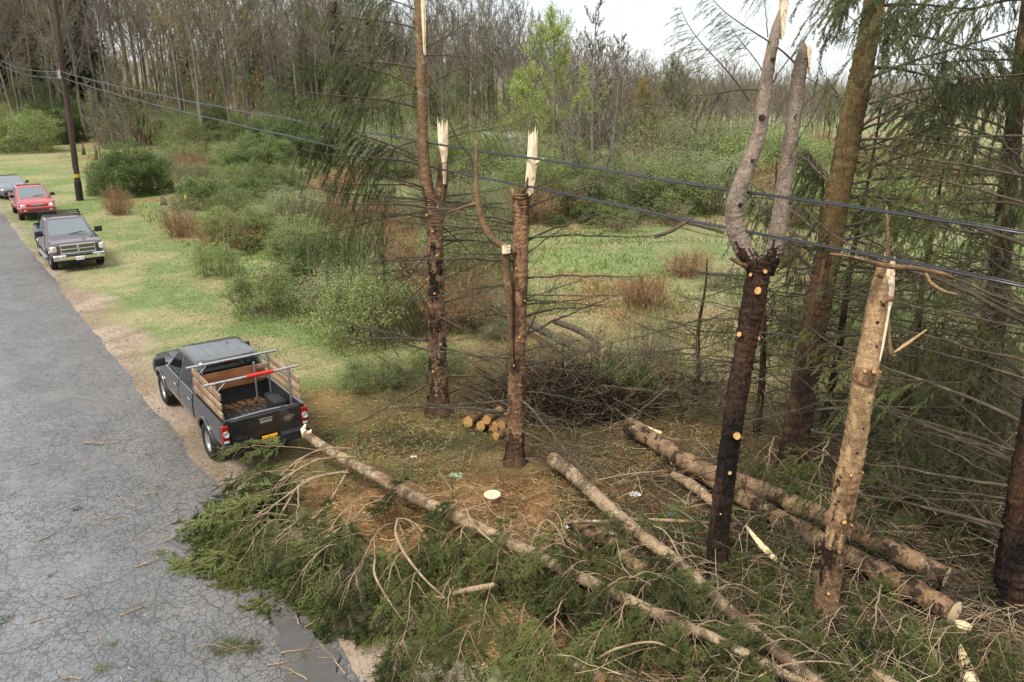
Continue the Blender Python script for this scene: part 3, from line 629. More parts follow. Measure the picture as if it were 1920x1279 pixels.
for px, Y, hh, kit, H0, lb, nm in [
    (1040, 56, 10.2, LIME[0], 11, 'leafy lime green young tree between the two trunks and the wires', 'leafing_tree'),
    (985, 60, 7.0, LIME[1], 11, 'smaller lime green tree beside the pale splintered trunk', 'leafing_tree'),
    (1112, 38, 9.8, WISP[0], 10, 'tall wispy bare tree with a dark stem rising above the meadow hedge', 'bare_tree'),
    (1150, 44, 9.0, WISP[1], 10, 'pale wispy bare tree right of the dark stemmed one', 'bare_tree'),
    (1075, 46, 7.5, WISP[1], 10, 'thin bare tree just left of the tall wispy one', 'bare_tree'),
    (208, 72, 8.5, WISP[0], 10, 'small pale bare tree right of the utility pole', 'bare_tree'),
    (180, 70, 7.0, WISP[1], 10, 'low pale multi branched bare tree beside the utility pole', 'bare_tree'),
    (235, 78, 7.5, WISP[1], 10, 'small bare tree above the large round bush', 'bare_tree'),
    (255, 86, 9.5, BUDS[0], 16, 'gold leaved small tree at the wood edge', 'leafing_tree'),
    (375, 84, 21, BUDS[0], 16, 'tall golden leaved tree at the wood edge', 'leafing_tree'),
    (345, 90, 17, BUDS[0], 16, 'golden leaved tree left of the tallest golden one', 'leafing_tree'),
    (15, 80, 4, BUDS[0], 16, 'low golden bush tree at the left edge', 'leafing_tree')]:
    put_tree(kit, px, Y, H0, lb, None, hh, name=nm)
for i in range(90):   # leafing saplings under the taller trees
    px = -50 + (i + rng.random()) / 90 * 1330; Y = rng.uniform(84, 125) if px < 620 else rng.uniform(66, 110); k = rng.random()
    kit, lb = (SAP[0], 'fresh green sapling') if k < .45 else (SAP[1], 'golden sapling') if k < .62 else (SAP[2], 'sage green sapling')
    put_tree(kit, px, Y, 7, lb + ' under the taller trees ' + ('left of the hanging boughs' if px < 540 else 'behind the snapped trunks'), 'saplings along the wood', rng.uniform(3.5, 8.5), name='sapling')
# far woods that read as one mass: the leafless wood seen over the meadow, right to the far hills
mbt = MB()
for i in range(1500):
    px = rng.uniform(560, 2050) if i < 1150 else rng.uniform(-80, 700); Y = KW * rng.uniform(165 if px < 560 else 110 if px > 1000 else 150, 620); x = (px - 960) / FPX * Y * .96; z = HZ(x, Y); h = rng.uniform(6, 12) * 1.15
    for j in range(7):
        a = rng.uniform(0, 6.28); b = np.array([x, Y, z]) + np.array([0, 0, h * .25 * rng.random()]); e = b + np.array([math.cos(a) * h * .16, math.sin(a) * h * .16, h * rng.uniform(.5, .85)])
        c = np.array((.2, .175, .14)) * rng.uniform(.7, 1.25) * (np.array((1.05, .95, .9)) if rng.random() < .4 else 1)
        tube(mbt, [b, (b + e) / 2 + rng.normal(0, .2, 3), e], [.1, .07, .03], 3, 0, False, col=c)
    nn = 70; pos = np.array([x, Y, z + h * .62]) + rng.normal(0, 1, (nn, 3)) * np.array([h * .16, h * .16, h * .2])
    blades(mbt, pos, unit(rng.normal(0, .4, (nn, 3)) + np.array([0, 0, 1])), rng.uniform(.6, 1.8, nn), .04, rng, 0, np.broadcast_to(c * np.array((1, .98, .85)), (nn, 3)))
tag(mbt.build('distant_woods', colattr('distant woodland', .9, 0)), kind='stuff')

# ------------------------------------------------------------------ shed behind the trees
p = P(945, 305, 68 * KW); p.z = HZ(p.x, p.y); e = empty('shed', p, .12); e.scale = (KW,) * 3; tag(e, 'pale bluish white metal shed half hidden behind the broken trunks', 'shed')
mb = MB(); box(mb, (0, 0, 1.0), (3.6, 2.6, 2.0)); 
mb.build('wall', simple('pale sheet metal', (.6, .66, .74), .45, .4, 0, .08, 3), e)
mb = MB(); 
for k in range(19): box(mb, (-1.8 + k * .2, -1.315, 1.0), (.05, .03, 1.96))
mb.build('cladding_ribs', simple('pale sheet metal ribs', (.55, .61, .7), .45), e)
mb = MB(); box(mb, (0, 0, 2.12), (3.9, 2.9, .1), rot=(.1, 0, 0)); mb.build('roof', simple('weathered roof sheet', (.3, .28, .27), .6), e)
mb = MB(); box(mb, (1.1, -1.34, .9), (.8, .05, 1.8)); mb.build('door', simple('shed door', (.5, .55, .62), .5), e)

# ------------------------------------------------------------------ shrubs of the meadow
SP = ('canes', 'leaves')
bushes = [  # px, py of the foot, width m, height m, kind, label
 (256, 362, 5.0, 2.7, 'dark', 'largest dense dark green round bush, right of the utility pole'),
 (318, 322, 5.2, 1.7, 'sage', 'wide pale bush behind the large round dark bush'),
 (385, 388, 3.2, 1.7, 'dark', 'small dark green bush right of the largest round bush'),
 (378, 350, 3.6, 1.5, 'sage', 'olive shrub between the round bush and the small dark bush'),
 (458, 466, 3.6, 1.6, 'green', 'green bush with russet stems at its foot in the middle of the meadow'),
 (440, 470, 3.4, 1.1, 'rust', 'russet skirt of dead stems below the green meadow bush'),
 (602, 545, 3.0, 1.8, 'dark', 'dark dense bush with hollow shade, left of the two snapped trunks'),
 (498, 588, 2.4, 1.3, 'green', 'rounded green bush on the edge of the mown verge'),
 (408, 516, 2.0, 1.1, 'green', 'little round green bush beside the mown verge'),
 (498, 332, 5.6, 2.6, 'dark', 'dark green bush under the hanging spruce bough'),
 (520, 372, 4.4, 2.0, 'green', 'medium green bush just below the dark one under the spruce bough'),
 (62, 250, 10, 3.0, 'dark', 'dark green thicket behind the parked cars at the wood edge'),
 (100, 262, 7, 2.3, 'green', 'bright green bush by the foot of the utility pole, at the wood edge'),
 (338, 425, 2.6, 1.6, 'thin', 'thin weedy shrub with a yellow marker stake beside it'),
 (345, 440, 2.2, 1.0, 'rust', 'russet tuft in front of the thin weedy shrub'),
 (224, 402, 2.0, 1.2, 'rust', 'lone russet tuft of dead stems below the round bush'),
 (690, 640, 2.8, 1.9, 'green', 'big green thicket left of the forked snapped spruce'),
 (740, 560, 3.2, 2.0, 'thin', 'loose thicket behind the forked snapped spruce'),
 (640, 600, 2.6, 1.6, 'sage', 'pale shrub in front of the dark hollow bush'),
 (560, 440, 4.2, 2.0, 'sage', 'pale sage shrub with a yellow marker near the verge meadow'),
 (880, 560, 3.2, 2.4, 'green', 'green shrub seen between the two snapped trunks'),
 (850, 450, 5.0, 2.6, 'sage', 'pale shrub behind the two snapped trunks'),
 (1205, 680, 1.8, 1.2, 'sage', 'pale shrub beside the brush pile'),
 (1245, 745, 1.6, 1.1, 'thin', 'green shrub right of the brush pile'),
 (1205, 575, 2.0, .9, 'rust', 'russet tuft in the clearing'),
 (1290, 520, 2.0, .8, 'rust', 'second russet tuft on the clearing, nearer the dark forked trunk'),
 (1150, 405, 7.0, 2.6, 'sage', 'long pale hedge shrub behind the clearing, left part'),
 (1235, 395, 7.5, 2.8, 'green', 'long green hedge shrub behind the clearing, middle part'),
 (1320, 392, 7.0, 2.9, 'sage', 'pale hedge shrub behind the clearing, right part'),
 (1040, 400, 7.0, 3.0, 'green', 'green shrub below the lime tree'),
 (1335, 330, 10, 4.0, 'sage', 'tall pale thicket behind the hedge'),
 (1440, 345, 9, 3.6, 'green', 'green thicket behind the forked trunk'),
 (1225, 335, 10, 3.4, 'thin', 'loose brown green thicket below the wispy bare tree'),
 (980, 350, 8, 3.2, 'sage', 'sage thicket in front of the shed'),
 (890, 345, 8, 3.6, 'green', 'green thicket left of the shed'),
 (740, 330, 9, 3.6, 'sage', 'sage thicket behind the hanging spruce boughs'),
 (640, 310, 9, 3.2, 'dark', 'dark thicket behind the hanging spruce boughs'),
 (1600, 420, 7, 2.6, 'green', 'green bush on the lawn behind the standing spruce'),
 (1760, 560, 4, 1.8, 'thin', 'thin shrub on the lawn at the right'),
 (1015, 715, 1.8, .9, 'thin', 'thin green weeds at the left end of the brush pile'),
 (1105, 700, 2.2, 1.1, 'thin', 'thin green weeds on top of the brush pile'),
 (1165, 745, 1.6, .9, 'green', 'leafy green weeds at the right end of the brush pile'),
 (820, 700, 1.6, .7, 'green', 'low green plant beside the forked spruce foot'),
 (700, 720, 1.8, .6, 'green', 'low green ground plant in the litter left of the forked spruce')]
for px, py, wd, ht, kd, lb in bushes:
    g = GH(px, py); kk = kd + 'big' if wd >= 3.6 and kd + 'big' in SHR else kd; k = SHR[kk][rng.integers(0, len(SHR[kk]))]; h0 = {'dark': 1.5, 'green': 1.5, 'sage': 1.8, 'rust': 1.0, 'thin': 1.9}[kd]
    put_plant('shrub', k, SP, g, rng.uniform(0, 6.28), (KW * wd / 2.4, KW * wd / 2.4, KW * ht / h0), lb, 'shrub', 'shrubs of the meadow')
names = {'dark': 'dark leafy', 'green': 'green leafy', 'sage': 'pale sage', 'rust': 'russet dead stemmed', 'thin': 'thin scrubby'}
n = 0
while n < 250:
    px = rng.uniform(150, 1900); py = rng.uniform(290, 680); g = GH(px, py); s_, t_ = st_of(g.x / KW, g.y / KW)
    if t_ < 9.2 + .06 * max(0, s_ - 20) or (s_ < 14.5 and t_ < 13): continue
    if px > 960 and rng.random() < .95 and py > 425: continue
    kd = rng.choice(['green', 'sage', 'rust', 'thin', 'dark'], p=[.24, .26, .3, .14, .06]); k = SHR[kd][rng.integers(0, len(SHR[kd]))]
    wd = rng.uniform(.7, 2.2) * (1 + g.y / 70) * KW; ht = wd * rng.uniform(.32, .55); h0 = {'dark': 1.5, 'green': 1.5, 'sage': 1.8, 'rust': 1.0, 'thin': 1.9}[kd]
    where = 'among the meadow scrub at the left' if px < 640 else 'in the meadow scrub behind the snapped trunks' if px < 1100 else 'on the clearing at the right'
    put_plant('scrub_plant', k, SP, g, rng.uniform(0, 6.28), (wd / 2.4, wd / 2.4, ht / h0), names[kd] + ' scrub plant ' + where, 'scrub', 'scrub plants of the meadow'); n += 1
for i in range(46):   # undergrowth along the wood edge
    px = -40 + i * 30 + rng.uniform(-12, 12); Y = rng.uniform(64, 92) if px > 500 else rng.uniform(76, 100); Y *= KW; x = (px - 960) / FPX * Y * .96; kd = rng.choice(['green', 'sage', 'dark', 'thin']); kk = kd + 'big' if kd + 'big' in SHR else kd; k = SHR[kk][rng.integers(0, len(SHR[kk]))]
    wd = rng.uniform(4, 8) * KW; where = 'left of the round bush' if px < 200 else 'left of the hanging boughs' if px < 560 else 'behind the broken spruces'
    put_plant('undergrowth_shrub', k, SP, (x, Y, HZ(x, Y)), rng.uniform(0, 6.28), (wd / 2.4, wd / 2.4, wd / 2.4 * .8), names[kd] + ' undergrowth at the foot of the wood ' + where, 'shrub', 'undergrowth along the wood edge')
# rotten posts in the meadow
pm = bark('rotten wood', (.06, .042, .03), (.17, .12, .08), 1.5, .5)
for px, py, h, lb in [(181, 300, 1.6, 'dark rotten stump post right of the utility pole'), (306, 385, .6, 'short brown broken stump below the round bush'), (157, 290, 1.2, 'small dark post nearest the utility pole')]:
    g = GH(px, py); mb = MB(); tube(mb, [g, g + Vector((.05, 0, h * .5)), g + Vector((.02, .03, h))], [.2, .16, .11], 9, noise=.15, rng=rng); tag(mb.build('rotten_stump', pm, smooth=True), lb, 'stump')
ym = simple('yellow marker plastic', (.45, .34, .04), .6)
for px, py, h, lb in [(352, 402, 1.1, 'yellow topped marker stake beside the thin shrub'), (548, 478, .9, 'yellow marker stake against the pale shrub near the dark bush')]:
    g = GH(px, py); e = empty('marker_stake', g); tag(e, lb, 'marker'); mb = MB(); tube(mb, [(0, 0, 0), (0, 0, h)], .025, 8); mb.build('post', simple('marker post', (.12, .12, .11), .6), e); mb = MB(); bbox(mb, (0, -.03, h), (.13, .02, .24), .006); mb.build('plate', ym, e)

# ------------------------------------------------------------------ utility pole and cables
b = GH(150, 376); top = P(94, -60, b.y); e = empty('utility_pole', b); tag(e, 'tall dark wooden utility pole leaning slightly, black sleeve and yellow band at its foot', 'utility pole')
lean = (top - b); mb = MB(); tube(mb, [lean * f for f in np.linspace(-.03, 1.05, 24)], np.linspace(.2, .14, 24), 14, noise=.02, rng=rng)
mb.build('post', bark('creosoted pole', (.028, .018, .015), (.085, .055, .045), .8, .5), e, smooth=True)
u_ = lean.normalized(); L_ = lean.length
mb = MB(); tube(mb, [u_ * .0, u_ * 1.25], [.235, .225], 14); mb.build('ground_sleeve', simple('black sleeve', (.012, .012, .013), .5), e, smooth=True, sharp=40)
mb = MB(); tube(mb, [u_ * 1.55, u_ * 1.78], .215, 14); mb.build('yellow_band', ym, e, smooth=True, sharp=40)
mb = MB(); bbox(mb, u_ * 1.9 + Vector((-.1, -.2, 0)), (.1, .04, .3)); mb.build('tag_plate', simple('pole tag', (.3, .28, .22), .5), e)
A1, A2 = P(113, 134, b.y), P(117, 146, b.y); s0, t0 = st_of(A1.x, A1.y)
mb = MB(); bbox(mb, (A1 + A2) / 2 - b + Vector((-.05, -.1, 0)), (.2, .16, .5)); tube(mb, [A1 - b + Vector((0, -.1, .1)), A1 - b + Vector((.1, -.25, -.1)), A2 - b + Vector((.05, -.2, -.1))], .03, 6); mb.build('cable_bracket', simple('galvanised bracket', (.35, .35, .34), .45, .5, .8), e)
cm_ = N('black stranded cable'); wv = cm_.noise(60, 2); cm_.set(cm_.mix(wv, (.012, .013, .016), (.05, .055, .065)), .32, .6)
def cable(A, E, back, lb, sag, r):
    n = 70; f = np.linspace(0, 1, n); A = np.array(A); E = np.array(E); p = A + (E - A) * f[:, None]; p[:, 2] -= sag * 4 * f * (1 - f); p[:, 2] += np.sin(f * 60) * .012
    Bk = np.array(back); q = Bk + (A - Bk) * np.linspace(0, 1, 20)[:-1, None]; q[:, 2] -= .6 * 4 * np.linspace(0, 1, 20)[:-1] * (1 - np.linspace(0, 1, 20)[:-1])
    mb = MB(); pth = np.vstack([q, p]); tube(mb, pth, r, 7); pth2 = pth + np.stack([np.zeros(len(pth)), np.zeros(len(pth)), r * 1.6 + np.sin(np.arange(len(pth)) * 1.1) * r * .25], 1); tube(mb, pth2, r * .5, 5)
    tag(mb.build('overhead_cable', cm_.m, smooth=True), lb, 'cable')
def on_plane(px, py, t):   # where a sight line meets the upright plane of the cable run
    d = ray(px, py); k = t / (d.x * RN.x + d.y * RN.y); return Vector((d.x * k, d.y * k, CAM_H + d.z * k))
for (a, e_, bk, lb, sg) in [(A1, on_plane(2010, 452, 8.7), P(0, 104, 76), 'upper black overhead cable of the pair, running to the utility pole', 0), (A2, on_plane(2010, 556, 8.7), P(0, 113, 76), 'lower black overhead cable of the pair, passing in front of the snapped trunks', 0)]:
    mid = on_plane(1000, 298 if a is A1 else 352, 8.7); a_ = np.array(a); v = np.array(e_) - a_; f = np.dot((np.array(mid) - a_)[:2], v[:2]) / np.dot(v[:2], v[:2]); sag = (a_[2] + v[2] * f - mid.z) / (4 * f * (1 - f))
    cable(a, e_, Vector(bk) + (Vector(bk) - a) * .4, lb, sag, .014)
# ------------------------------------------------------------------ the row of storm-broken spruces
rng = np.random.default_rng(5)
def wr(px, py, Y, wpx): return wpx * .455 / FPX * (Y / ray(px, py).y)
def stem(parent, base, pts, wd, Y, name, mat, n=40, ns=16, noise=.045, dy=None, mat2=None, split=None, closed=True):
    """trunk or limb through photo points at depth Y"""
    q = [(P(p_[0], p_[1], Y + (dy[i] if dy else 0)) if len(p_) == 2 else Vector(p_)) - base for i, p_ in enumerate(pts)]   # a three number point is a place in the world, its width in metres
    r = [wr(p_[0], p_[1], Y, w_) if len(p_) == 2 else w_ * .5 for p_, w_ in zip(pts, wd)]
    path = smooth_path(q, n); rad = np.interp(np.linspace(0, len(r) - 1, n), range(len(r)), r)
    if ns >= 14 and n > 30:   # finer rings with lumps, scars and plates of bark
        ns = 26; n = n * 3; path = smooth_path(path, n); rad = np.interp(np.linspace(0, 1, n), np.linspace(0, 1, len(rad)), rad); rad = rad * (1 + .1 * (fbm(np.arange(n) * .11, np.zeros(n), int(rng.integers(0, 999)), 3) - .5))
    mb = MB(); tube(mb, path, rad, ns, 0, True, noise, rng)
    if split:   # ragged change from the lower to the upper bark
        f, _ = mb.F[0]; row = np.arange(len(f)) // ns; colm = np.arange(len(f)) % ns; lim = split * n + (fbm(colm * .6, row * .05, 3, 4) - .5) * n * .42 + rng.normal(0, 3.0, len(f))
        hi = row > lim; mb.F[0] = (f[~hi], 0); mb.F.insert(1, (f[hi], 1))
    mats = [M[mat], M[mat2]] if mat2 else M[mat]
    o = mb.build(name, mats, parent, smooth=True); return o, path, rad
def flare(parent, r, h, mat):
    mb = MB(); n = 9; ns = 22; an = np.linspace(0, 2 * np.pi, ns, endpoint=False); V = []
    for i in range(n):
        f = i / (n - 1); rr = r * (1.0 + .75 * (1 - f) ** 2.2 * (1 + .35 * np.sin(an * 5 + 1) + .15 * np.sin(an * 9))) + .004
        V.append(np.stack([rr * np.cos(an), rr * np.sin(an), np.full(ns, -.12 + h * f)], 1))
    i = np.arange(n - 1)[:, None] * ns; j = np.arange(ns)[None, :]; k = (j + 1) % ns
    mb.add(np.concatenate(V), np.stack([i + j, i + k, i + ns + k, i + ns + j], -1).reshape(-1, 4)); mb.build('root_flare', M[mat], parent, smooth=True)
def splinter(parent, pts_l, pts_r, Y, base, thick=.05, jag=5, name='splinter', dy=0.0, up=.12):
    """torn slab of fresh wood between two edges (photo points, top to bottom), ragged along its top"""
    n = 14; L_ = smooth_path([P(a, b, Y + dy) - base for a, b in pts_l], n); R_ = smooth_path([P(a, b, Y + dy) - base for a, b in pts_r], n)
    m = 9; f = np.linspace(0, 1, m); V = L_[:, None] * (1 - f)[None, :, None] + R_[:, None] * f[None, :, None]
    w_ = np.linalg.norm(L_[0] - R_[0]); V[0, :, 2] += np.where(np.arange(m) % 2 == 0, rng.uniform(.2, 1.6, m), rng.uniform(-.9, .2, m)) * up; V[1, :, 2] += rng.uniform(-.2, .3, m) * up * .3
    V[:, :, 1] += -np.sin(np.pi * f)[None, :] * w_ * .22 + rng.normal(0, .006, (n, m))
    Bk = V.copy(); Bk[:, :, 1] += thick; mb = MB(); i = np.arange(n - 1)[:, None] * m; j = np.arange(m - 1)[None, :]
    F = np.stack([i + j, i + m + j, i + m + j + 1, i + j + 1], -1).reshape(-1, 4); N_ = n * m
    edge = list(range(m)) + [m - 1 + m * k for k in range(1, n)] + [N_ - 1 - k for k in range(1, m)] + [m * k for k in range(n - 2, 0, -1)]
    e2 = edge[1:] + edge[:1]; mb.add(np.concatenate([V.reshape(-1, 3), Bk.reshape(-1, 3)]), np.vstack([F, F[:, ::-1] + N_, np.array([[a, b, b + N_, a + N_] for a, b in zip(edge, e2)])]))
    return mb.build(name, M['fresh'], parent)
def stub(parent, path, rad, f, yaw, ln=.09, r=.035, cut='cut', bark_='bark_mid', elev=.25):
    k = f * (len(path) - 1); i = min(int(k), len(path) - 2); p = path[i] + (path[i + 1] - path[i]) * (k - i); rr = rad[i]
    d = np.array([math.cos(yaw) * math.cos(elev), math.sin(yaw) * math.cos(elev), math.sin(elev)])
    mb = MB(); tube(mb, [p + d * rr * .5, p + d * (rr + ln * .5), p + d * (rr + ln)], [r * 1.5, r * 1.1, r], 10, 0, 1, .13, rng); return mb.build('branch_stub', [M[bark_], M[cut]], parent, smooth=True, sharp=50)
def bough_px(parent, kit, kitL, base, a, b, Y, dy=0.0, roll=None, thick=1.0):
    r0 = P(*a, Y); t0 = P(*b, Y + dy); v = t0 - r0; L_ = v.length
    o = put_bough(parent, kit, r0 - base, math.atan2(v.y, v.x), math.asin(max(-1, min(1, v.z / L_))), rng.uniform(-.25, .25) if roll is None else roll, L_ / kitL); return o
def dead_ring(parent, path, rad, f0, f1, n, lo=.6, hi=1.3, az=None, kits=None, elev=(-.1, .35)):
    kits = kits or K_DEAD
    for j in range(n):
        f = f0 + (f1 - f0) * (j + rng.random()) / n; k = f * (len(path) - 1); i = min(int(k), len(path) - 2); p = path[i] + (path[i + 1] - path[i]) * (k - i)
        yaw = rng.uniform(0, 6.28) if az is None else rng.choice(az) + rng.normal(0, .5); d = np.array([math.cos(yaw), math.sin(yaw), 0])
        put_bough(parent, kits[rng.integers(0, len(kits))], p + d * rad[i] * .6, yaw, rng.uniform(*elev), rng.uniform(-.6, .6), rng.uniform(lo, hi) * KW)
PI = math.pi
# --- spruce with two stems, one snapped
b = GH(822, 774); Y = b.y; T1 = empty('broken_spruce', b); tag(T1, 'broken forked spruce, farthest of the row, with a tall left stem still carrying long boughs', 'tree')
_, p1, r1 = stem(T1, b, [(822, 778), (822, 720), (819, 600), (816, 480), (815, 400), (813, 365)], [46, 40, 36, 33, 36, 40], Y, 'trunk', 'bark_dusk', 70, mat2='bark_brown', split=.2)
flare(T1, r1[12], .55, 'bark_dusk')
_, pl, rl = stem(T1, b, [(810, 385), (800, 345), (793, 280), (792, 200), (790, 120), (787, 50), (783, -60)], [28, 26, 24, 22, 20, 18, 13], Y, 'tall_stem', 'bark_tan', 50)
_, pr, rr_ = stem(T1, b, [(820, 385), (829, 345), (831, 300), (829, 240)], [28, 24, 22, 18], Y, 'snapped_stem', 'bark_mid', 24)
splinter(T1, [(820, 236), (822, 270), (828, 300), (831, 345)], [(839, 236), (840, 270), (838, 300), (836, 345)], Y - .12, b, .06, dy=-.05)
splinter(T1, [(788, -30), (790, 30), (794, 100)], [(797, -30), (798, 40), (798, 105)], Y - .11, b, .05)
for f, yw in [(.25, -1.9), (.33, -1.2), (.48, -1.6), (.52, -2.3), (.6, -1.3), (.7, -1.7), (.78, -2.2), (.84, -1.2)]: stub(T1, p1, r1, f, yw, .07, .026)
dead_ring(T1, p1, r1, .1, .98, 34, .55, 1.15, [-.1, .4, 2.7, 3.3, 1.5], elev=(-.25, .2)); dead_ring(T1, pl, rl, .0, .3, 10, .5, .9)
for a, c, dy, K in [((784, 55), (572, 2), .3, K_HANG[0]), ((783, 50), (722, -25), -.5, K_SPARSE[0]), ((782, 20), (640, -40), .6, K_HANG[1]), ((795, 310), (540, 265), -.5, K_HANG[0]), ((812, 520), (690, 630), .4, K_HANG[1]), ((790, 130), (560, 90), .5, K_HANG[3]), ((786, 168), (606, 78), -.3, K_HANG[2]),
    ((788, 180), (694, 45), .4, K_SPARSE[1]), ((787, 203), (498, 140), -.6, K_HANG[3]), ((787, 176), (640, 190), -1.0, K_HANG[4]), ((792, 300), (600, 205), .2, K_HANG[1]), ((798, 352), (610, 330), .3, K_HANG[2]),
    ((800, 390), (560, 362), -.7, K_HANG[3]), ((805, 398), (530, 432), -.3, K_HANG[4]), ((800, 260), (650, 300), .8, K_SPARSE[2]), ((797, 100), (700, 30), .8, K_HANG[4]), 
    ((797, 105), (925, 100), .2, K_SPARSE[2]), ((797, 92), (893, 38), -.3, K_DEAD[1]), ((797, 168), (935, 75), .5, K_SPARSE[3]), ((830, 255), (970, 195), .2, K_SPARSE[0]), ((830, 262), (985, 215), -.2, K_SPARSE[1]),
    ((815, 560), (715, 470), .6, K_SPARSE[0]), ((812, 470), (720, 560), .8, K_SPARSE[3]), ((820, 690), (720, 740), -.2, K_SPARSE[2]), ((820, 440), (1000, 400), .6, K_SPARSE[3]), ((820, 420), (930, 500), 1.2, K_SPARSE[1])]:
    bough_px(T1, K, 2.6 if any(K is k for k in K_HANG) else 2.0 if any(K is k for k in K_DEAD) else 2.4, b, a, c, Y, dy)
# --- second spruce, single pale blade on top, hooked limb
b = GH(965, 868); Y = b.y; T2 = empty('broken_spruce', b); tag(T2, 'snapped spruce trunk topped by one upright pale blade of torn wood, with a hooked limb', 'tree')
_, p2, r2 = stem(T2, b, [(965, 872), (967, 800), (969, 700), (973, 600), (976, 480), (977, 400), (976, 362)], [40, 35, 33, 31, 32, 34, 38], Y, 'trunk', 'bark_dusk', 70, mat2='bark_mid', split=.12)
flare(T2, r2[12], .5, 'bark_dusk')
splinter(T2, [(991, 252), (988, 300), (985, 340), (982, 372)], [(1008, 252), (1007, 300), (1004, 335), (1000, 362)], Y - .05, b, .09)
mb = MB(); q = [np.array(P(a, c, Y - .1) - b) for a, c in [(972, 372), (985, 352), (990, 332)]]; tube(mb, q, [.05, .035, .008], 8); mb.build('torn_shard', M['bark_mid'], T2, smooth=True); mb = MB(); q = [np.array(P(a, c, Y - .1) - b) for a, c in [(965, 372), (960, 352)]]; tube(mb, q, [.05, .015], 8)
mb.build('torn_shard', M['bark_mid'], T2, smooth=True); mb = MB(); q = [np.array(P(a, c, Y - .05) - b) for a, c in [(1002, 308), (1012, 301), (1020, 298)]]; tube(mb, q, [.03, .025, .012], 8); mb.build('torn_shard', M['fresh'], T2, smooth=True)
_, pj, rj = stem(T2, b, [(966, 473), (945, 463), (916, 438), (900, 400), (893, 340), (894, 264)], [16, 16, 15, 13, 10, 6], Y - .1, 'hooked_limb', 'bark_tan', 36, 10)
stem(T2, b, [(895, 380), (870, 388), (842, 398)], [6, 6, 5], Y - .1, 'side_twig', 'bark_tan', 8, 6); stem(T2, b, [(893, 345), (880, 290), (862, 268), (838, 220)], [6, 6, 5, 4], Y - .1, 'side_twig', 'twig_dark', 14, 6)
stem(T2, b, [(948, 466), (951, 520), (955, 570), (959, 640), (962, 690)], [20, 19, 15, 8, 4], Y - .16, 'hanging_broken_piece', 'bark_tan', 24, 12)
splinter(T2, [(941, 464), (942, 476)], [(957, 464), (957, 474)], Y - .28, b, .12, up=.05)
dead_ring(T2, p2, r2, .08, .8, 36, .6, 1.25, [-.1, .3, 2.8, 3.4, .9, 2.2], elev=(-.2, .15))
for a, c, dy, K in [((985, 640), (1060, 500), .5, K_DEAD[0]), ((985, 480), (1120, 395), .5, K_DEAD[2]), ((990, 390), (1200, 330), .8, K_DEAD[4]), ((985, 360), (1140, 300), .6, K_DEAD[1]), ((950, 450), (830, 470), -.3, K_DEAD[3]), ((985, 560), (1110, 520), .3, K_DEAD[5]), ((985, 680), (1130, 660), .1, K_DEAD[2]), ((985, 690), (1110, 700), -.2, K_DEAD[0]), ((985, 735), (1120, 760), -.2, K_DEAD[4]), ((985, 770), (1090, 800), -.3, K_DEAD[1])]:
    bough_px(T2, K, 2.0, b, a, c, Y, dy)
for f, yw in [(.3, -1.2), (.36, -1.9), (.45, -1.5), (.55, -1.0), (.63, -2.0), (.22, -1.6)]: stub(T2, p2, r2, f, yw, .05, .018)
# --- third: wet black trunk, forked into two grey limbs
b = GH(1342, 1082); Y = b.y; T3 = empty('broken_spruce', b); tag(T3, 'wet black spruce trunk forking into two smooth grey snapped limbs', 'tree')
_, p3, r3 = stem(T3, b, [(1341, 1086), (1352, 960), (1372, 810), (1391, 690), (1408, 590), (1424, 505), (1428, 488)], [42, 40, 40, 43, 47, 46, 44], Y, 'trunk', 'bark_black', 60)
flare(T3, r3[12], .4, 'bark_black')
_, q3, s3 = stem(T3, b, [(1424, 512), (1400, 478), (1380, 432), (1378, 385), (1396, 325), (1420, 262), (1432, 190), (1441, 125), (1456, 55), (1470, 8)], [38, 38, 37, 36, 33, 30, 27, 24, 21, 10], Y, 'limb', 'bark_black', 56, 14, .035, mat2='bark_grey', split=.1)
_, q4, s4 = stem(T3, b, [(1434, 512), (1452, 470), (1462, 405), (1474, 320), (1488, 220), (1500, 130), (1505, 105)], [36, 34, 33, 31, 30, 28, 26], Y + .12, 'limb', 'bark_black', 46, 14, .035, mat2='bark_grey', split=.14)
splinter(T3, [(1464, -6), (1464, 40), (1466, 75)], [(1479, 0), (1474, 40), (1470, 75)], Y - .05, b, .05, up=.07); splinter(T3, [(1514, 98), (1516, 120), (1518, 140)], [(1522, 96), (1520, 118), (1519, 140)], Y + .05, b, .05, up=.05)
mb = MB(); tube(mb, [np.array(P(1505, 112, Y + .12) - b), np.array(P(1507, 92, Y + .12) - b), np.array(P(1507, 78, Y + .12) - b)], [.085, .05, .008], 12, noise=.1, rng=rng); mb.build('snapped_tip', M['bark_grey'], T3, smooth=True)
for f, yw, r_ in [(.82, -1.5, .03), (.80, -2.4, .024), (.745, -1.75, .045), (.60, -2.4, .035), (.59, -1.0, .026), (.33, -1.5, .06), (.255, -1.6, .028), (.17, -1.9, .014)]: stub(T3, p3, r3, f, yw, .05 + r_ * .5, r_, 'cut', 'bark_black')
for f, yw, r_ in [(.34, -1.3, .03), (.49, -1.5, .022), (.62, -1.8, .034), (.8, -1.4, .02)]: stub(T3, q3, s3, f, yw, .025, r_, 'bark_black', 'bark_black', .0)
mb = MB(); tube(mb, [np.array(P(a, c, Y - .15) - b) for a, c in [(1400, 500), (1384, 492), (1368, 483)]], [.035, .03, .022], 8, 0, 1, .1, rng); mb.build('broken_branch', [M['bark_mid'], M['cut']], T3, smooth=True)
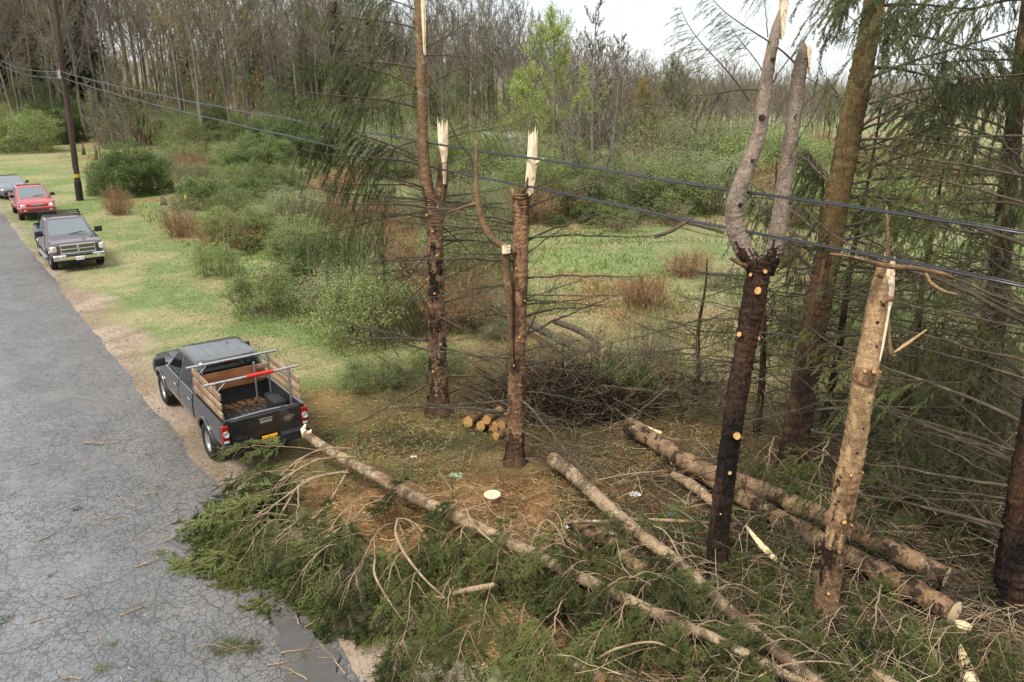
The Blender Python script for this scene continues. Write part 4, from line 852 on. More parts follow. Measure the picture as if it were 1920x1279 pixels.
for a, c, dy, K in [((1490, 118), (1330, -20), -.2, K_SPARSE[0]), ((1436, 145), (1362, 20), .3, K_SPARSE[1]), ((1440, 70), (1428, -40), -.2, K_DEAD[1]), ((1478, 8), (1395, -35), -.3, K_SPARSE[2]), ((1405, 190), (1282, 12), .4, K_SPARSE[3]), ((1430, 170), (1275, 170), .8, K_SPARSE[1]), ((1510, 145), (1590, 190), .2, K_SPARSE[0]), ((1490, 220), (1590, 130), .5, K_DEAD[2]), ((1432, 195), (1515, 60), .6, K_DEAD[0]), ((1480, 300), (1555, 170), -.3, K_DEAD[4]),
    ((1430, 590), (1590, 535), .5, K_DEAD[0]), ((1400, 720), (1560, 690), .3, K_DEAD[2]), ((1385, 800), (1540, 760), .2, K_DEAD[4]), ((1390, 590), (1300, 560), .4, K_DEAD[1]), ((1372, 800), (1270, 720), .2, K_DEAD[3]), ((1360, 880), (1260, 900), .3, K_DEAD[5]), ((1420, 530), (1480, 640), .4, K_DEAD[1]), ((1440, 480), (1530, 420), .3, K_DEAD[3]), ((1420, 500), (1360, 560), -.3, K_DEAD[1]), ((1375, 385), (1300, 330), .2, K_DEAD[5])]:
    bough_px(T3, K, 2.4 if any(K is k for k in K_SPARSE) else 2.0, b, a, c, Y, dy)
# --- fourth: pale trunk snapped at the cables
b = GH(1545, 1180); Y = b.y; T4 = empty('broken_spruce', b); tag(T4, 'pale tan spruce trunk nearest the camera, snapped off at the lower cable', 'tree')
_, p4, r4 = stem(T4, b, [(1544, 1185), (1552, 1100), (1569, 1010), (1583, 930), (1601, 840), (1619, 725), (1637, 620), (1650, 545), (1655, 500)], [54, 49, 48, 47, 46, 46, 44, 38, 24], Y, 'trunk', 'bark_brown', 64, 18, .035, None, 'bark_pale', .28)
flare(T4, r4[12], .35, 'bark_brown')
k = int(.655 * len(p4)); mb = MB(); tube(mb, p4[k - 3:k + 4:3], r4[k - 3:k + 4:3] + np.array([.004, .03, .004]), 16, 0, False, .08, rng); mb.build('knot_collar', M['bark_mid'], T4, smooth=True); mb = MB(); k2 = int(.3 * len(p4)); tube(mb, p4[k2 - 3:k2 + 4:3], r4[k2 - 3:k2 + 4:3] + np.array([.004, .022, .004]), 16, 0, False, .08, rng); mb.build('knot_collar', M['bark_mid'], T4, smooth=True)
splinter(T4, [(1660, 492), (1656, 540), (1655, 575)], [(1677, 500), (1678, 540), (1670, 580)], Y - .06, b, .05, up=.08)
stem(T4, b, [(1668, 575), (1662, 610), (1655, 650), (1649, 680)], [5, 6, 5, 3], Y - .18, 'torn_strip', 'fresh', 14, 6, 0); stem(T4, b, [(1666, 590), (1667, 630), (1670, 662), (1680, 668)], [5, 8, 10, 4], Y - .1, 'torn_strip', 'bark_tan', 14, 8, 0)
stem(T4, b, [(1650, 520), (1662, 492), (1665, 470), (1664, 430), (1662, 388)], [13, 12, 9, 7, 5], Y - .05, 'upright_twig', 'bark_tan', 20, 9); stem(T4, b, [(1675, 662), (1700, 645), (1738, 618)], [4, 8, 3], Y - .1, 'broken_twig', 'bark_pale', 10, 7)
stem(T4, b, [(1652, 568), (1664, 562), (1674, 560)], [12, 11, 10], Y - .17, 'broken_twig', 'bark_mid', 6, 9)
for f, yw, r_ in [(.66, -2.1, .022), (.66, -1.5, .026), (.655, -.7, .02), (.44, -1.9, .02), (.445, -1.0, .018), (.31, -1.7, .03), (.3, -1.1, .018), (.12, -1.9, .018), (.1, -1.2, .014)]: stub(T4, p4, r4, f, yw, .04, r_, 'cut', 'bark_mid')
for f, yw in [(.72, -1.5), (.78, -1.8), (.83, -1.4), (.55, -1.5), (.5, -1.7), (.6, -1.3)]: stub(T4, p4, r4, f, yw, .008, .014, 'bark_black', 'bark_black', 0)
for a, c, dy, K in [((1618, 715), (1810, 730), .4, K_DEAD[2]), ((1600, 790), (1480, 700), .6, K_DEAD[0]), ((1600, 700), (1490, 690), .4, K_DEAD[3]), ((1590, 850), (1690, 845), -.1, K_DEAD[5]), ((1640, 560), (1760, 520), .5, K_DEAD[1])]: bough_px(T4, K, 2.0, b, a, c, Y, dy)
# --- broken limb caught on the cable
a0 = P(1558, 478, Y - .25); e = empty('broken_limb', a0); tag(e, 'long broken limb lying across the lower cable at the top of the pale trunk', 'branch')
stem(e, a0, [(1556, 476), (1600, 482), (1660, 498), (1720, 504), (1765, 513), (1792, 521)], [5, 6, 11, 11, 9, 3], Y - .25, 'limb', 'bark_tan', 26, 9); stem(e, a0, [(1735, 510), (1745, 530), (1770, 546), (1795, 552)], [7, 7, 6, 3], Y - .25, 'side_twig', 'bark_pale', 14, 7)
# --- standing spruce behind
def live_spruce(base, pts, wd, label, H, n_dead, n_low, n_top, az, name='standing_spruce', mat='bark_olive', mat2='bark_mid', split=.5, Lm=1.0):
    Lm = Lm * KW; Y = base.y; T = empty(name, base); tag(T, label, 'tree')
    e_ = P(*pts[-1], Y); _, pp, rr = stem(T, base, pts + [(e_.x + .1, Y, 16.0), (e_.x + .1, Y, 20.0)], wd + [.16, .04], Y, 'trunk', mat2, 90, 16, .04, None, mat, split)
    flare(T, rr[6], .5, mat2)
    zmax = max(p[2] for p in pp)
    def at(z):
        i = int(np.argmin(np.abs(pp[:, 2] - z))); return pp[i], rr[i]
    for j in range(n_dead):
        z = rng.uniform(.5, min(zmax, 5.2 * KW)); p, r = at(z); yaw = az[0] + rng.uniform(-az[1], az[1]); put_bough(T, K_DEAD[rng.integers(0, 6)], p, yaw, rng.uniform(-.2, .3), rng.uniform(-.6, .6), rng.uniform(.6, 1.25) * Lm)
    for j in range(n_low):
        z = rng.uniform(1.2, min(zmax, 4.5 * KW)); p, r = at(z); yaw = az[0] + rng.uniform(-az[1], az[1]); put_bough(T, K_SPARSE[rng.integers(0, 4)], p, yaw, rng.uniform(-.15, .3), rng.uniform(-.3, .3), rng.uniform(.8, 1.35) * Lm)
    for j in range(n_top):
        z = 3.4 * KW + (min(zmax, H * KW) - 3.4 * KW) * (j + rng.random()) / n_top; p, r = at(z); yaw = az[0] + rng.uniform(-az[1], az[1]); K = K_HANG[rng.integers(0, 5)] if rng.random() < .33 else K_SPARSE[rng.integers(0, 4)]
        put_bough(T, K, p, yaw, rng.uniform(.0, .4), rng.uniform(-.3, .3), rng.uniform(.8, 1.35) * Lm)
    return T
b5 = GH(1482, 890)
T5 = live_spruce(b5, [(1481, 894), (1502, 760), (1526, 620), (1548, 500), (1576, 340), (1602, 200), (1628, 70), (1650, -60), (1690, -300)], [58, 54, 51, 50, 49, 47, 43, 38, 26], 'standing spruce with an unbroken mossy trunk behind the pale and black trunks', 15, 48, 14, 30, (.75, 1.15), mat2='bark_dusk', split=.3)
for a, c, dy, K in [((1645, 62), (1925, 85), .3, K_SPARSE[0]), ((1650, 40), (1800, -20), -.2, K_HANG[1]), ((1612, 50), (1530, -30), .2, K_SPARSE[2]), ((1632, 195), (1920, 108), .2, K_HANG[2]), ((1618, 236), (1900, 95), -.4, K_SPARSE[1]), ((1615, 245), (1870, 190), .4, K_DEAD[2]), ((1600, 190), (1500, 230), .2, K_SPARSE[3]), ((1635, 60), (1545, 60), .4, K_HANG[4]), ((1590, 330), (1760, 250), .3, K_DEAD[0]), ((1580, 350), (1880, 330), .5, K_DEAD[4]), ((1575, 380), (1800, 300), -.3, K_DEAD[1]), ((1560, 440), (1700, 470), .2, K_SPARSE[0])]:
    bough_px(T5, K, 2.6 if any(K is k for k in K_HANG) else 2.0 if any(K is k for k in K_DEAD) else 2.4, b5, a, c, b5.y, dy)
b6 = GH(1900, 1135)
live_spruce(b6, [(1898, 1145), (1912, 1010), (1935, 860), (1975, 620), (2020, 340), (2060, 40), (2110, -300)], [82, 70, 66, 62, 58, 52, 40], 'dark spruce trunk cut off by the right edge of the picture', 15, 36, 10, 22, (1.9, .9), mat='bark_black', mat2='bark_black')
b7 = GH(1850, 800); 
live_spruce(b7, [(1850, 800), (1865, 600), (1885, 400), (1905, 200), (1930, 0), (1950, -200)], [44, 40, 36, 32, 28, 22], 'dark full spruce behind the broken limb at the right, drooping boughs', 15, 44, 10, 26, (2.6, 2.6), mat='bark_mid', mat2='bark_black', Lm=1.1)

# thin shaded spruces with dead lower limbs, filling the ground behind the row
def thin_spruce(px, py, wpx, H, label, nd, nl):
    b = GH(px, py); T = empty('thin_spruce', b); tag(T, label, 'tree', 'thin shaded spruces'); r = wr(px, py, b.y, wpx); a = rng.uniform(0, 6.28); mb = MB(); f = np.linspace(-.02, 1, 40)
    path = np.stack([.25 * f * math.cos(a) + .05 * np.sin(f * 9), .25 * f * math.sin(a) + .05 * np.cos(f * 7), f * H], 1); rad = r * (1 - .9 * f) + .006; tube(mb, path, rad, 12, 0, True, .06, rng); mb.build('trunk', M['bark_dusk'], T, smooth=True)
    for j in range(nd):
        k = int((.06 + .6 * (j + rng.random()) / nd) * 39); put_bough(T, K_DEAD[rng.integers(0, 6)], path[k], rng.uniform(0, 6.28), rng.uniform(-.35, .25), rng.uniform(-.7, .7), rng.uniform(.7, 1.25))
    for j in range(nl):
        k = int((.12 + .85 * (j + rng.random()) / nl) * 38); put_bough(T, K_SPARSE[rng.integers(0, 4)], path[k], rng.uniform(0, 6.28), rng.uniform(-.2, .25), rng.uniform(-.4, .4), rng.uniform(.5, .95))
for px, py, w_, H, lb, nd, nl in [(1418, 815, 15, 6.0, 'thin dark spruce between the black trunk and the standing spruce', 44, 14), (1545, 790, 17, 7.0, 'thin dark spruce just right of the mossy standing trunk', 46, 18), (1690, 800, 18, 6.5, 'thin dark spruce right of the pale trunk, limbs mostly dead', 48, 20), (1785, 900, 18, 5.5, 'thin dark spruce near the right edge, in front of the full spruce', 42, 20), (1300, 760, 12, 3.6, 'short thin dead limbed spruce left of the black trunk', 36, 4)]: thin_spruce(px, py, w_, H, lb, nd, nl)
# ------------------------------------------------------------------ felled spruces, logs and boughs on the ground
rng = np.random.default_rng(9)
def ground_log(base, pts, wd, z, name, mats, parent=None, n=90, ns=18, ends=True, noise=.045):
    zz = z if hasattr(z, '__len__') else [z] * len(pts)
    q = [G(a, c, h) - base for (a, c), h in zip(pts, zz)]
    r = [w_ * .5 / FPX * ((CAM_H - h) / -ray(a, c).z) for (a, c), w_, h in zip(pts, wd, zz)]
    path = smooth_path(q, n); rad = np.interp(np.linspace(0, len(r) - 1, n), range(len(r)), r); rad = rad * (1 + .14 * (fbm(np.arange(n) * .2, np.zeros(n), int(rng.integers(0, 999)), 3) - .5)); mb = MB()
    tube(mb, path, rad, ns, 0, 1 if ends else True, noise, rng); o = mb.build(name, mats, parent, smooth=True, sharp=60); return o, path, rad
def kit_fall(): return K_FALL[rng.integers(0, len(K_FALL))]
def fall_bough(parent, base, a, c, za=.35, scl=None):
    """a needled branch lying from photo point a (root, at the trunk) to c (tip, on the ground)"""
    r0 = G(*a, za); t0 = G(*c, .05); v = t0 - r0; L_ = math.hypot(v.x, v.y); s_ = max(.55, L_ / 2.05 * 1.08)
    o = put_bough(parent, kit_fall(), Vector((r0.x, r0.y, max(0, za - .4) * .9)) - Vector((base.x, base.y, 0)), math.atan2(v.y, v.x) + rng.normal(0, .04), 0, 0, (s_, s_ * rng.uniform(.85, 1.15), min(s_, rng.uniform(.55, .95))))
    return o
bA = G(575, 815); bA.z = 0; TA = empty('fallen_spruce', bA); tag(TA, 'felled spruce running from behind the grey pickup, thick green boughs draped onto the road', 'fallen tree')
PA = [(572, 815), (640, 858), (700, 890), (770, 930), (850, 968), (960, 1020), (1060, 1070), (1160, 1117), (1260, 1164), (1340, 1197), (1430, 1242), (1560, 1310)]
_, pa, ra = ground_log(bA, PA, [16, 20, 22, 24, 24, 24, 23, 22, 21, 19, 19, 18], [.75, .6, .5, .42, .38, .36, .36, .36, .36, .36, .36, .36], 'trunk', [M['bark_fallen'], M['fresh']], TA, 150)
mb = MB(); q = [np.array(G(a, c, h) - bA) for a, c, h in [(572, 816, .75), (569, 806, .8), (573, 795, .9)]]; tube(mb, q, [.09, .06, .015], 7, noise=.2, rng=rng); q = [np.array(G(a, c, h) - bA) for a, c, h in [(574, 820, .72), (580, 812, .8), (584, 806, .82)]]; tube(mb, q, [.07, .05, .01], 7, noise=.2, rng=rng); mb.build('torn_butt', M['fresh'], TA)
row = [  # root on the trunk, tip
 ((668, 885), (385, 1010)), ((640, 905), (470, 955)), ((660, 872), (415, 985)),
 ((655, 900), (360, 1052)), ((640, 940), (380, 1075)), ((610, 985), (430, 1085)), ((560, 960), (395, 1035)), ((520, 930), (372, 1020)), ((545, 1000), (415, 1100)), ((590, 1040), (470, 1115)), ((575, 1010), (445, 1095)), ((540, 985), (380, 1060)),
 ((720, 965), (530, 1100)), ((700, 985), (500, 1135)), ((680, 1010), (545, 1160)), ((660, 1050), (575, 1165)), ((740, 960), (580, 1060)), ((690, 1060), (600, 1195)), ((655, 1040), (510, 1145)), ((700, 1070), (640, 1190)),
 ((745, 985), (850, 1105)), ((742, 990), (800, 1130)), ((735, 1000), (660, 1140)), ((760, 1045), (690, 1200)), ((780, 1060), (730, 1215)), ((790, 1100), (740, 1260)), ((770, 1010), (700, 1110)),
 ((870, 985), (770, 1090)), ((890, 990), (820, 1120)), ((900, 1000), (855, 1060)), ((860, 1075), (790, 1190)), ((850, 1105), (800, 1240)), ((770, 1170), (720, 1290)), ((800, 1200), (770, 1320)),
 ((940, 1015), (870, 1120)), ((960, 1025), (905, 1160)), ((985, 1035), (1010, 1140)), ((1000, 1040), (940, 1100)), ((930, 1110), (890, 1220)), ((960, 1150), (880, 1270)), ((990, 1120), (960, 1250)), ((900, 1180), (830, 1300)),
 ((1030, 980), (1080, 1105)), ((1050, 1065), (1040, 1180)), ((1080, 1080), (1000, 1200)), ((1100, 1090), (1110, 1210)), ((1060, 1130), (1000, 1290)), ((1040, 1190), (970, 1320)),
 ((1150, 1110), (1120, 1230)), ((1180, 1130), (1170, 1260)), ((1200, 1140), (1260, 1230)), ((1140, 1180), (1080, 1300)), ((1240, 1160), (1200, 1290)), ((1280, 1175), (1320, 1280)), ((1290, 1180), (1250, 1320)), ((1340, 1200), (1380, 1290)), ((1400, 1230), (1350, 1330))]
for i, (a, c) in enumerate(row):
    if i % 5 != 4: fall_bough(TA, bA, a, c)
for a, c, h in [((800, 925), (700, 975), .7), ((905, 950), (800, 1010), .8), ((950, 985), (860, 1060), .75), ((1010, 1000), (930, 1075), .8), ((1080, 1040), (990, 1110), .8), ((1150, 1070), (1060, 1150), .8), ((1220, 1100), (1130, 1180), .8), ((1290, 1140), (1200, 1220), .75), ((1120, 1060), (1090, 1140), .7), ((1370, 1170), (1290, 1250), .7), ((1000, 1010), (1050, 1090), .7), ((1180, 1090), (1230, 1160), .7)]:
    fall_bough(TA, bA, a, c, h)
# bare pale arching limbs among the boughs
for pts, wd, zz in [([(660, 868), (610, 950), (540, 1010), (500, 1030)], [7, 7, 6, 4], [.45, .5, .3, .1]), ([(668, 880), (575, 900), (535, 950), (505, 1010)], [6, 8, 7, 5], [.4, .6, .45, .1]), ([(720, 960), (660, 990), (640, 1040)], [6, 7, 5], [.3, .45, .2]),
    ([(745, 975), (742, 1000), (760, 1040), (800, 1090), (840, 1125)], [6, 9, 9, 7, 4], [.6, .62, .55, .4, .2]), ([(705, 1040), (702, 1075), (725, 1120), (760, 1170)], [6, 8, 7, 4], [.45, .5, .4, .1]), ([(870, 945), (890, 985), (940, 1030), (985, 1060)], [5, 6, 6, 4], [.7, .75, .6, .4]), ([(985, 1060), (1005, 1000), (1025, 975), (1050, 1000), (1075, 1070)], [5, 5, 5, 5, 4], [.4, .8, .9, .8, .5]), ([(1120, 1235), (1160, 1215), (1230, 1205), (1300, 1240)], [5, 7, 7, 5], [.3, .6, .6, .3])]:
    ground_log(bA, pts, [k_ * .62 for k_ in wd], zz, 'bare_limb', M['twig_pale'], TA, 20, 8, False, .04)
bB = G(1036, 862); TB = empty('fallen_spruce', bB); tag(TB, 'second felled spruce trunk, sawn butt right of the flat stump, boughs toward the lower right', 'fallen tree')
_, pb, rb = ground_log(bB, [(1036, 862), (1060, 878), (1090, 905), (1150, 960), (1210, 1010), (1262, 1048), (1330, 1110), (1400, 1175), (1460, 1225), (1540, 1290)], [28, 27, 26, 26, 26, 24, 24, 25, 26, 26], [.3, .32, .34, .36, .36, .36, .36, .36, .36, .36], 'trunk', [M['bark_fallen'], M['cut_pale']], TB, 150)
for a, c in [((1150, 960), (1200, 1060)), ((1262, 1048), (1180, 1130)), ((1270, 1050), (1330, 1140)), ((1300, 1080), (1270, 1190)), ((1330, 1110), (1420, 1150)), ((1350, 1125), (1300, 1220)), ((1380, 1150), (1480, 1210)), ((1400, 1170), (1380, 1280)), ((1430, 1200), (1540, 1240)), ((1450, 1220), (1440, 1320)), ((1290, 1060), (1400, 1090)), ((1240, 1035), (1130, 1060)), ((1230, 1100), (1180, 1190)), ((1480, 1240), (1600, 1290)), ((1500, 1260), (1500, 1340)), ((1310, 1090), (1220, 1150)), ((1420, 1100), (1500, 1150)), ((1480, 1090), (1450, 1180)), ((1350, 1060), (1440, 1120)), ((1250, 1030), (1340, 1060))]: fall_bough(TB, bB, a, c)
for a, c in [((1420, 1110), (1330, 1170)), ((1370, 1080), (1290, 1130)), ((1480, 1180), (1390, 1230)), ((1530, 1220), (1440, 1280)), ((1330, 1050), (1310, 1120))]: fall_bough(TB, bB, a, c, .7)
for pts, wd, zz in [([(1290, 1085), (1275, 1045), (1250, 1000), (1225, 985)], [5, 5, 4, 3], [.4, .7, .8, .8]), ([(1390, 1290), (1460, 1250), (1530, 1240), (1590, 1246)], [6, 6, 5, 4], [.3, .5, .5, .4]), ([(1100, 905), (1170, 890), (1250, 882)], [4, 4, 3], [.4, .5, .5])]: ground_log(bB, pts, [k_ * .62 for k_ in wd], zz, 'bare_limb', M['twig_pale'], TB, 18, 8, False, .04)
def twigs_along(parent, base, path, rad, n):
    for j in range(n):
        k = rng.integers(4, len(path) - 4); yaw = rng.uniform(0, 6.28); put_bough(parent, K_DEAD[rng.integers(0, 6)], Vector(path[k]) + Vector((0, 0, rad[k] * .5)), yaw, rng.uniform(-.1, .9), rng.uniform(-1, 1), rng.uniform(.2, .55))
twigs_along(TA, bA, pa, ra, 22); twigs_along(TB, bB, pb, rb, 22)
# loose boughs heaped at the lower right
for i, (a, c) in enumerate([((1580, 1180), (1480, 1280)), ((1640, 1150), (1580, 1290)), ((1700, 1180), (1640, 1290)), ((1420, 1010), (1350, 1100)), ((1480, 1050), (1430, 1130)), ((1750, 1000), (1640, 940)), ((1800, 930), (1690, 960)), ((1860, 880), (1740, 900)), ((1780, 1210), (1700, 1300)), ((1880, 1230), (1800, 1310)), ((1730, 1110), (1640, 1150)), ((1840, 1060), (1900, 1150)), ((1180, 1150), (1120, 1270)), ((1560, 860), (1480, 960)), ((1660, 900), (1700, 980)), ((1300, 940), (1250, 1000)), ((1450, 860), (1400, 960)), ((1920, 840), (1820, 900)), ((1900, 960), (1820, 1010)), ((1620, 1080), (1570, 1170)), ((1700, 830), (1620, 880)), ((1540, 940), (1500, 1040)), ((1500, 1150), (1400, 1230)), ((1560, 1230), (1450, 1300)), ((1620, 1210), (1530, 1290)), ((1690, 1230), (1600, 1310)), ((1850, 1180), (1750, 1240)), ((1750, 1150), (1690, 1230)), ((1900, 1180), (1860, 1280)), ((1480, 1000), (1400, 1060)), ((1440, 1080), (1350, 1130)), ((1600, 1150), (1500, 1190)), ((1830, 1000), (1760, 1040)), ((1780, 880), (1700, 900)), ((1860, 760), (1760, 800)), ((1640, 980), (1590, 1040))]):
    r0 = G(*a, 0); e = empty('fallen_bough', r0); fall_bough(e, r0, a, c, .15)
    tag(e, ['loose green spruce bough lying below the pale trunk foot', 'loose green spruce bough in the shade right of the pale trunk', 'loose green spruce bough between the black trunk and the logs'][0 if c[1] > 1150 and c[0] < 1700 else 1 if a[0] > 1590 else 2], 'branch', 'loose spruce boughs on the ground')
# logs
LG = [('fallen_log', [(1180, 798), (1240, 835), (1310, 878), (1400, 908), (1470, 938), (1560, 976), (1680, 1036), (1775, 1082)], [32, 34, 34, 34, 36, 36, 37, 37], [.3, .3, .35, .4, .45, .5, .5, .45], 'long pale log behind the black and pale trunks, upper of the pair'),
      ('fallen_log', [(1250, 852), (1340, 902), (1420, 948), (1500, 995), (1600, 1047), (1700, 1100), (1790, 1150)], [30, 32, 34, 36, 40, 42, 42], [.2, .22, .24, .26, .28, .3, .32], 'long sawdust covered log, lower of the pair, ending at the short upright stump'),
      ('fallen_log', [(1068, 974), (1110, 998), (1160, 1032), (1225, 1090)], [22, 28, 28, 26], .2, 'short thick log under the boughs between the two felled trunks'),
      ('broken_log', [(1062, 1238), (1095, 1252), (1130, 1274)], [20, 24, 24], .15, 'stub of orange torn log under the boughs at the bottom edge'),
      ('broken_log', [(1636, 1262), (1665, 1280), (1700, 1310)], [24, 28, 30], .2, 'reddish log with a pale cut face at the bottom edge'),
      ('broken_stick', [(850, 1113), (885, 1105), (926, 1097)], [9, 11, 10], .4, 'orange brown peeled stick lying over the boughs'),
      ('thin_pole', [(1058, 980), (1130, 978), (1220, 975), (1345, 981)], [8, 7, 7, 6], .45, 'thin whitish pole lying crosswise over both felled trunks'),
      ('broken_log', [(1262, 890), (1300, 912), (1340, 945)], [14, 22, 16], .12, 'torn orange slab left of the black trunk'),
      ('dead_log', [(880, 582), (960, 592), (1040, 632), (1105, 668)], [14, 16, 16, 12], [.5, .5, .6, .7], 'dark dead log leaning behind the second snapped trunk'),
      ('dead_log', [(1040, 602), (1090, 622), (1130, 655)], [12, 12, 10], [.5, .6, .7], 'dark dead log nearer the clearing, above the brush pile'),
      ('dead_log', [(1225, 445), (1260, 432), (1300, 408)], [7, 8, 5], [.3, .6, 1.2], 'dark fallen stem at the far edge of the clearing'),
      ('dead_log', [(1250, 408), (1310, 422), (1360, 436)], [7, 8, 7], [.5, .5, .3], 'long dark fallen stem by the hedge behind the forked trunk')]
for nm, pts, wd, z, lb in LG:
    o, lp, lr = ground_log(Vector((0, 0, 0)), pts, wd, z, nm, [M['twig_dark'] if nm == 'dead_log' else M['bark_log'] if 'fallen' in nm else M['bark_fallen'], M['cut'] if nm == 'broken_log' else M['cut_pale']]); tag(o, lb, 'pole' if 'pole' in nm else 'stick' if 'stick' in nm else 'log')
    if nm == 'fallen_log' and len(pts) > 5: twigs_along(o, None, lp, lr, 26)
o, _, _ = ground_log(Vector((0, 0, 0)), [(1145, 642), (1134, 690), (1122, 735)], [8, 8, 8], [.9, .55, .2], 'leaning_post', M['twig_dark']); tag(o, 'dark leaning post at the top right of the brush pile', 'post')
# stumps
g = GH(1797, 1212); e = empty('tree_stump', g); tag(e, 'short upright stump with a pale sawn top by the log end', 'stump')
mb = MB(); tube(mb, [(0, 0, -.05), (0, 0, .15), (.0, 0, .34)], [.125, .112, .108], 18, 0, False, .03, rng); mb.build('bark', M['bark_log'], e, smooth=True); mb = MB(); tube(mb, [(0, 0, .3), (0, 0, .343)], [.104, .1045], 18); mb.build('cut_top', M['cut_pale'], e)
g = GH(923, 938); e = empty('tree_stump', g); tag(e, 'flat round stump cut low to the ground with a clean yellow face', 'stump')
mb = MB(); tube(mb, [(0, 0, -.05), (0, 0, .05), (0, 0, .12)], [.2, .175, .165], 22, 0, False, .04, rng); mb.build('bark', M['bark_mid'], e, smooth=True); mb = MB(); tube(mb, [(0, 0, .09), (0, 0, .126)], [.158, .158], 22, noise=.02, rng=rng); mb.build('cut_face', M['cut_pale'], e)
# sawn log pile
for i, (px, py, z, r, yw) in enumerate([(877, 792, .13, .125, 1.15), (901, 799, .13, .115, 1.0), (925, 801, .13, .12, 1.05), (912, 788, .3, .1, 1.1), (940, 797, .22, .1, 1.2), (929, 818, .1, .1, .7)]):
    g = G(px, py, z); d = Vector((math.cos(yw), math.sin(yw), 0)); mb = MB(); L_ = rng.uniform(.5, .65)
    tube(mb, [(0, 0, 0), d * L_ * .5, d * L_], [r, r * .98, r * .95], 16, 0, False, .04, rng); e = mb.build('sawn_log', M['bark_mid'], None, smooth=True, loc=g)
    tag(e, 'short sawn log with an orange end, ' + ['leftmost of the pile at the second trunk', 'second from the left in the pile', 'middle of the pile', 'lying on top of the pile', 'rightmost, touching the second trunk', 'nearest the camera, tilted in front of the pile'][i], 'log', 'sawn logs in the pile')
    mb = MB(); tube(mb, [-d * .006, d * .03], [r * .985, r * .985], 16, noise=.02, rng=rng); mb.build('cut_end', M['cut'], e)
# splintered plank and shards
for pts, wd, z, lb in [([(1398, 985), (1425, 1020), (1452, 1047), (1476, 1066)], [4, 13, 12, 2], [.5, .35, .2, .08], 'pale splintered plank of torn wood right of the black trunk'), ([(1800, 1205), (1808, 1240), (1822, 1285)], [3, 16, 24], [.4, .2, .1], 'pale torn shard standing at the lower right by the short stump'), ([(1190, 790), (1215, 805), (1240, 812)], [10, 14, 8], [.4, .4, .35], 'torn pale shard on the upper end of the long log')]:
    q = smooth_path([G(a, c, h) for (a, c), h in zip(pts, z)], 14); r = np.interp(np.linspace(0, 1, 14), np.linspace(0, 1, len(wd)), wd) * .5 / FPX * 12; mb = MB(); tube(mb, q, r, 6, noise=.1, rng=rng); tag(mb.build('wood_splinter', M['cut_pale']), lb, 'splinter')
# litter
for px, py, col, sz, lb in [(1262, 963, (.22, .38, .62), .14, 'crumpled light blue scrap of plastic between the felled trunk and black trunk'), (1068, 988, (.75, .75, .72), .13, 'white scrap of paper beside the short thick log'), (1190, 927, (.7, .7, .68), .16, 'white scrap among twigs right of the second felled trunk'), (776, 857, (.75, .74, .7), .1, 'white scrap in the litter above the felled trunk'), (1522, 806, (.6, .66, .72), .26, 'pale sheet of plastic behind the standing spruce foot'), (855, 893, (.25, .36, .24), .18, 'pale green sheet scrap above the flat stump'), (1150, 1000, (.7, .7, .7), .09, 'small white scrap below the pole')]:
    g = GH(px, py); n = 7; u = np.linspace(-1, 1, n); XX, YY = np.meshgrid(u, u); ZZ = rng.uniform(.02, .5, (n, n)); sz = sz * .62; V = np.stack([XX * sz + rng.normal(0, .15, (n, n)) * sz, YY * sz * .7 + rng.normal(0, .15, (n, n)) * sz, ZZ * sz + (.35 if 'on the green' in lb else 0.0)], -1)
    i = np.arange(n - 1)[:, None] * n; j = np.arange(n - 1)[None, :]; mb = MB(); mb.add(V.reshape(-1, 3), np.stack([i + j, i + j + 1, i + n + j + 1, i + n + j], -1).reshape(-1, 4)); o = mb.build('litter_scrap', simple('scrap', col, .5, .4, 0, .1), None, loc=g); tag(o, lb, 'litter')
    sm = o.modifiers.new('thickness', 'SOLIDIFY'); sm.thickness = .004
# brush pile and tangles of broken twigs
def tangle(name, n, fn, lmin, lmax, rmin, rmax, pal, kind='stuff', up=.35):
    mb = MB()
    for i in range(n):
        p = np.array(fn()); a = rng.uniform(0, 6.28); L_ = rng.uniform(lmin, lmax); d = unit(np.array([math.cos(a), math.sin(a), rng.normal(.1, up)])); m = 5
        q = p + d * L_ * (np.linspace(0, 1, m) - .3)[:, None] + np.cumsum(rng.normal(0, .035 * L_, (m, 3)), 0); q[:, 2] = np.maximum(q[:, 2], .015); c = np.array(pal[rng.integers(0, len(pal))]) * rng.uniform(.7, 1.25); r = rng.uniform(rmin, rmax)
        tube(mb, q, np.linspace(r, r * .35, m), 4, 0, False, col=c)
        for _ in range(rng.integers(0, 3)):
            k = rng.integers(1, 4); e = q[k] + unit(d + rng.normal(0, .7, 3)) * L_ * rng.uniform(.15, .4); e[2] = max(e[2], .01); tube(mb, [q[k], (q[k] + e) / 2 + rng.normal(0, .02, 3), e], [r * .5, r * .4, r * .2], 3, 0, False, col=c)
    return mb.build(name, TW)
TW = colattr('broken twigs', .85, 0)
PAL_D = [(.022, .016, .011), (.04, .028, .018), (.08, .055, .034), (.17, .125, .08)]; PAL_L = [(.3, .2, .11), (.2, .12, .065), (.42, .32, .2), (.12, .08, .045), (.3, .28, .2)]
c0 = GH(1075, 772)
def fpile():
    r = rng.random() ** .5 * 1.5; a = rng.uniform(0, 6.28); q = rng.random() < .15
    return (c0.x + (1.5 if q else 0) + KW * r * math.cos(a) * (1.5 if q else 1.1), c0.y + .5 + (.5 if q else 0) + KW * r * math.sin(a) * .8, KW * max(0, (.5 if q else .75) * (1 - (r / 1.55) ** 1.5)) * rng.random() ** .7)
tag(tangle('brush_pile', 1500, fpile, .5, 2.2, .004, .022, PAL_D, up=.6), 'dark heap of dead branches and brush beside the second snapped trunk', 'brush pile')
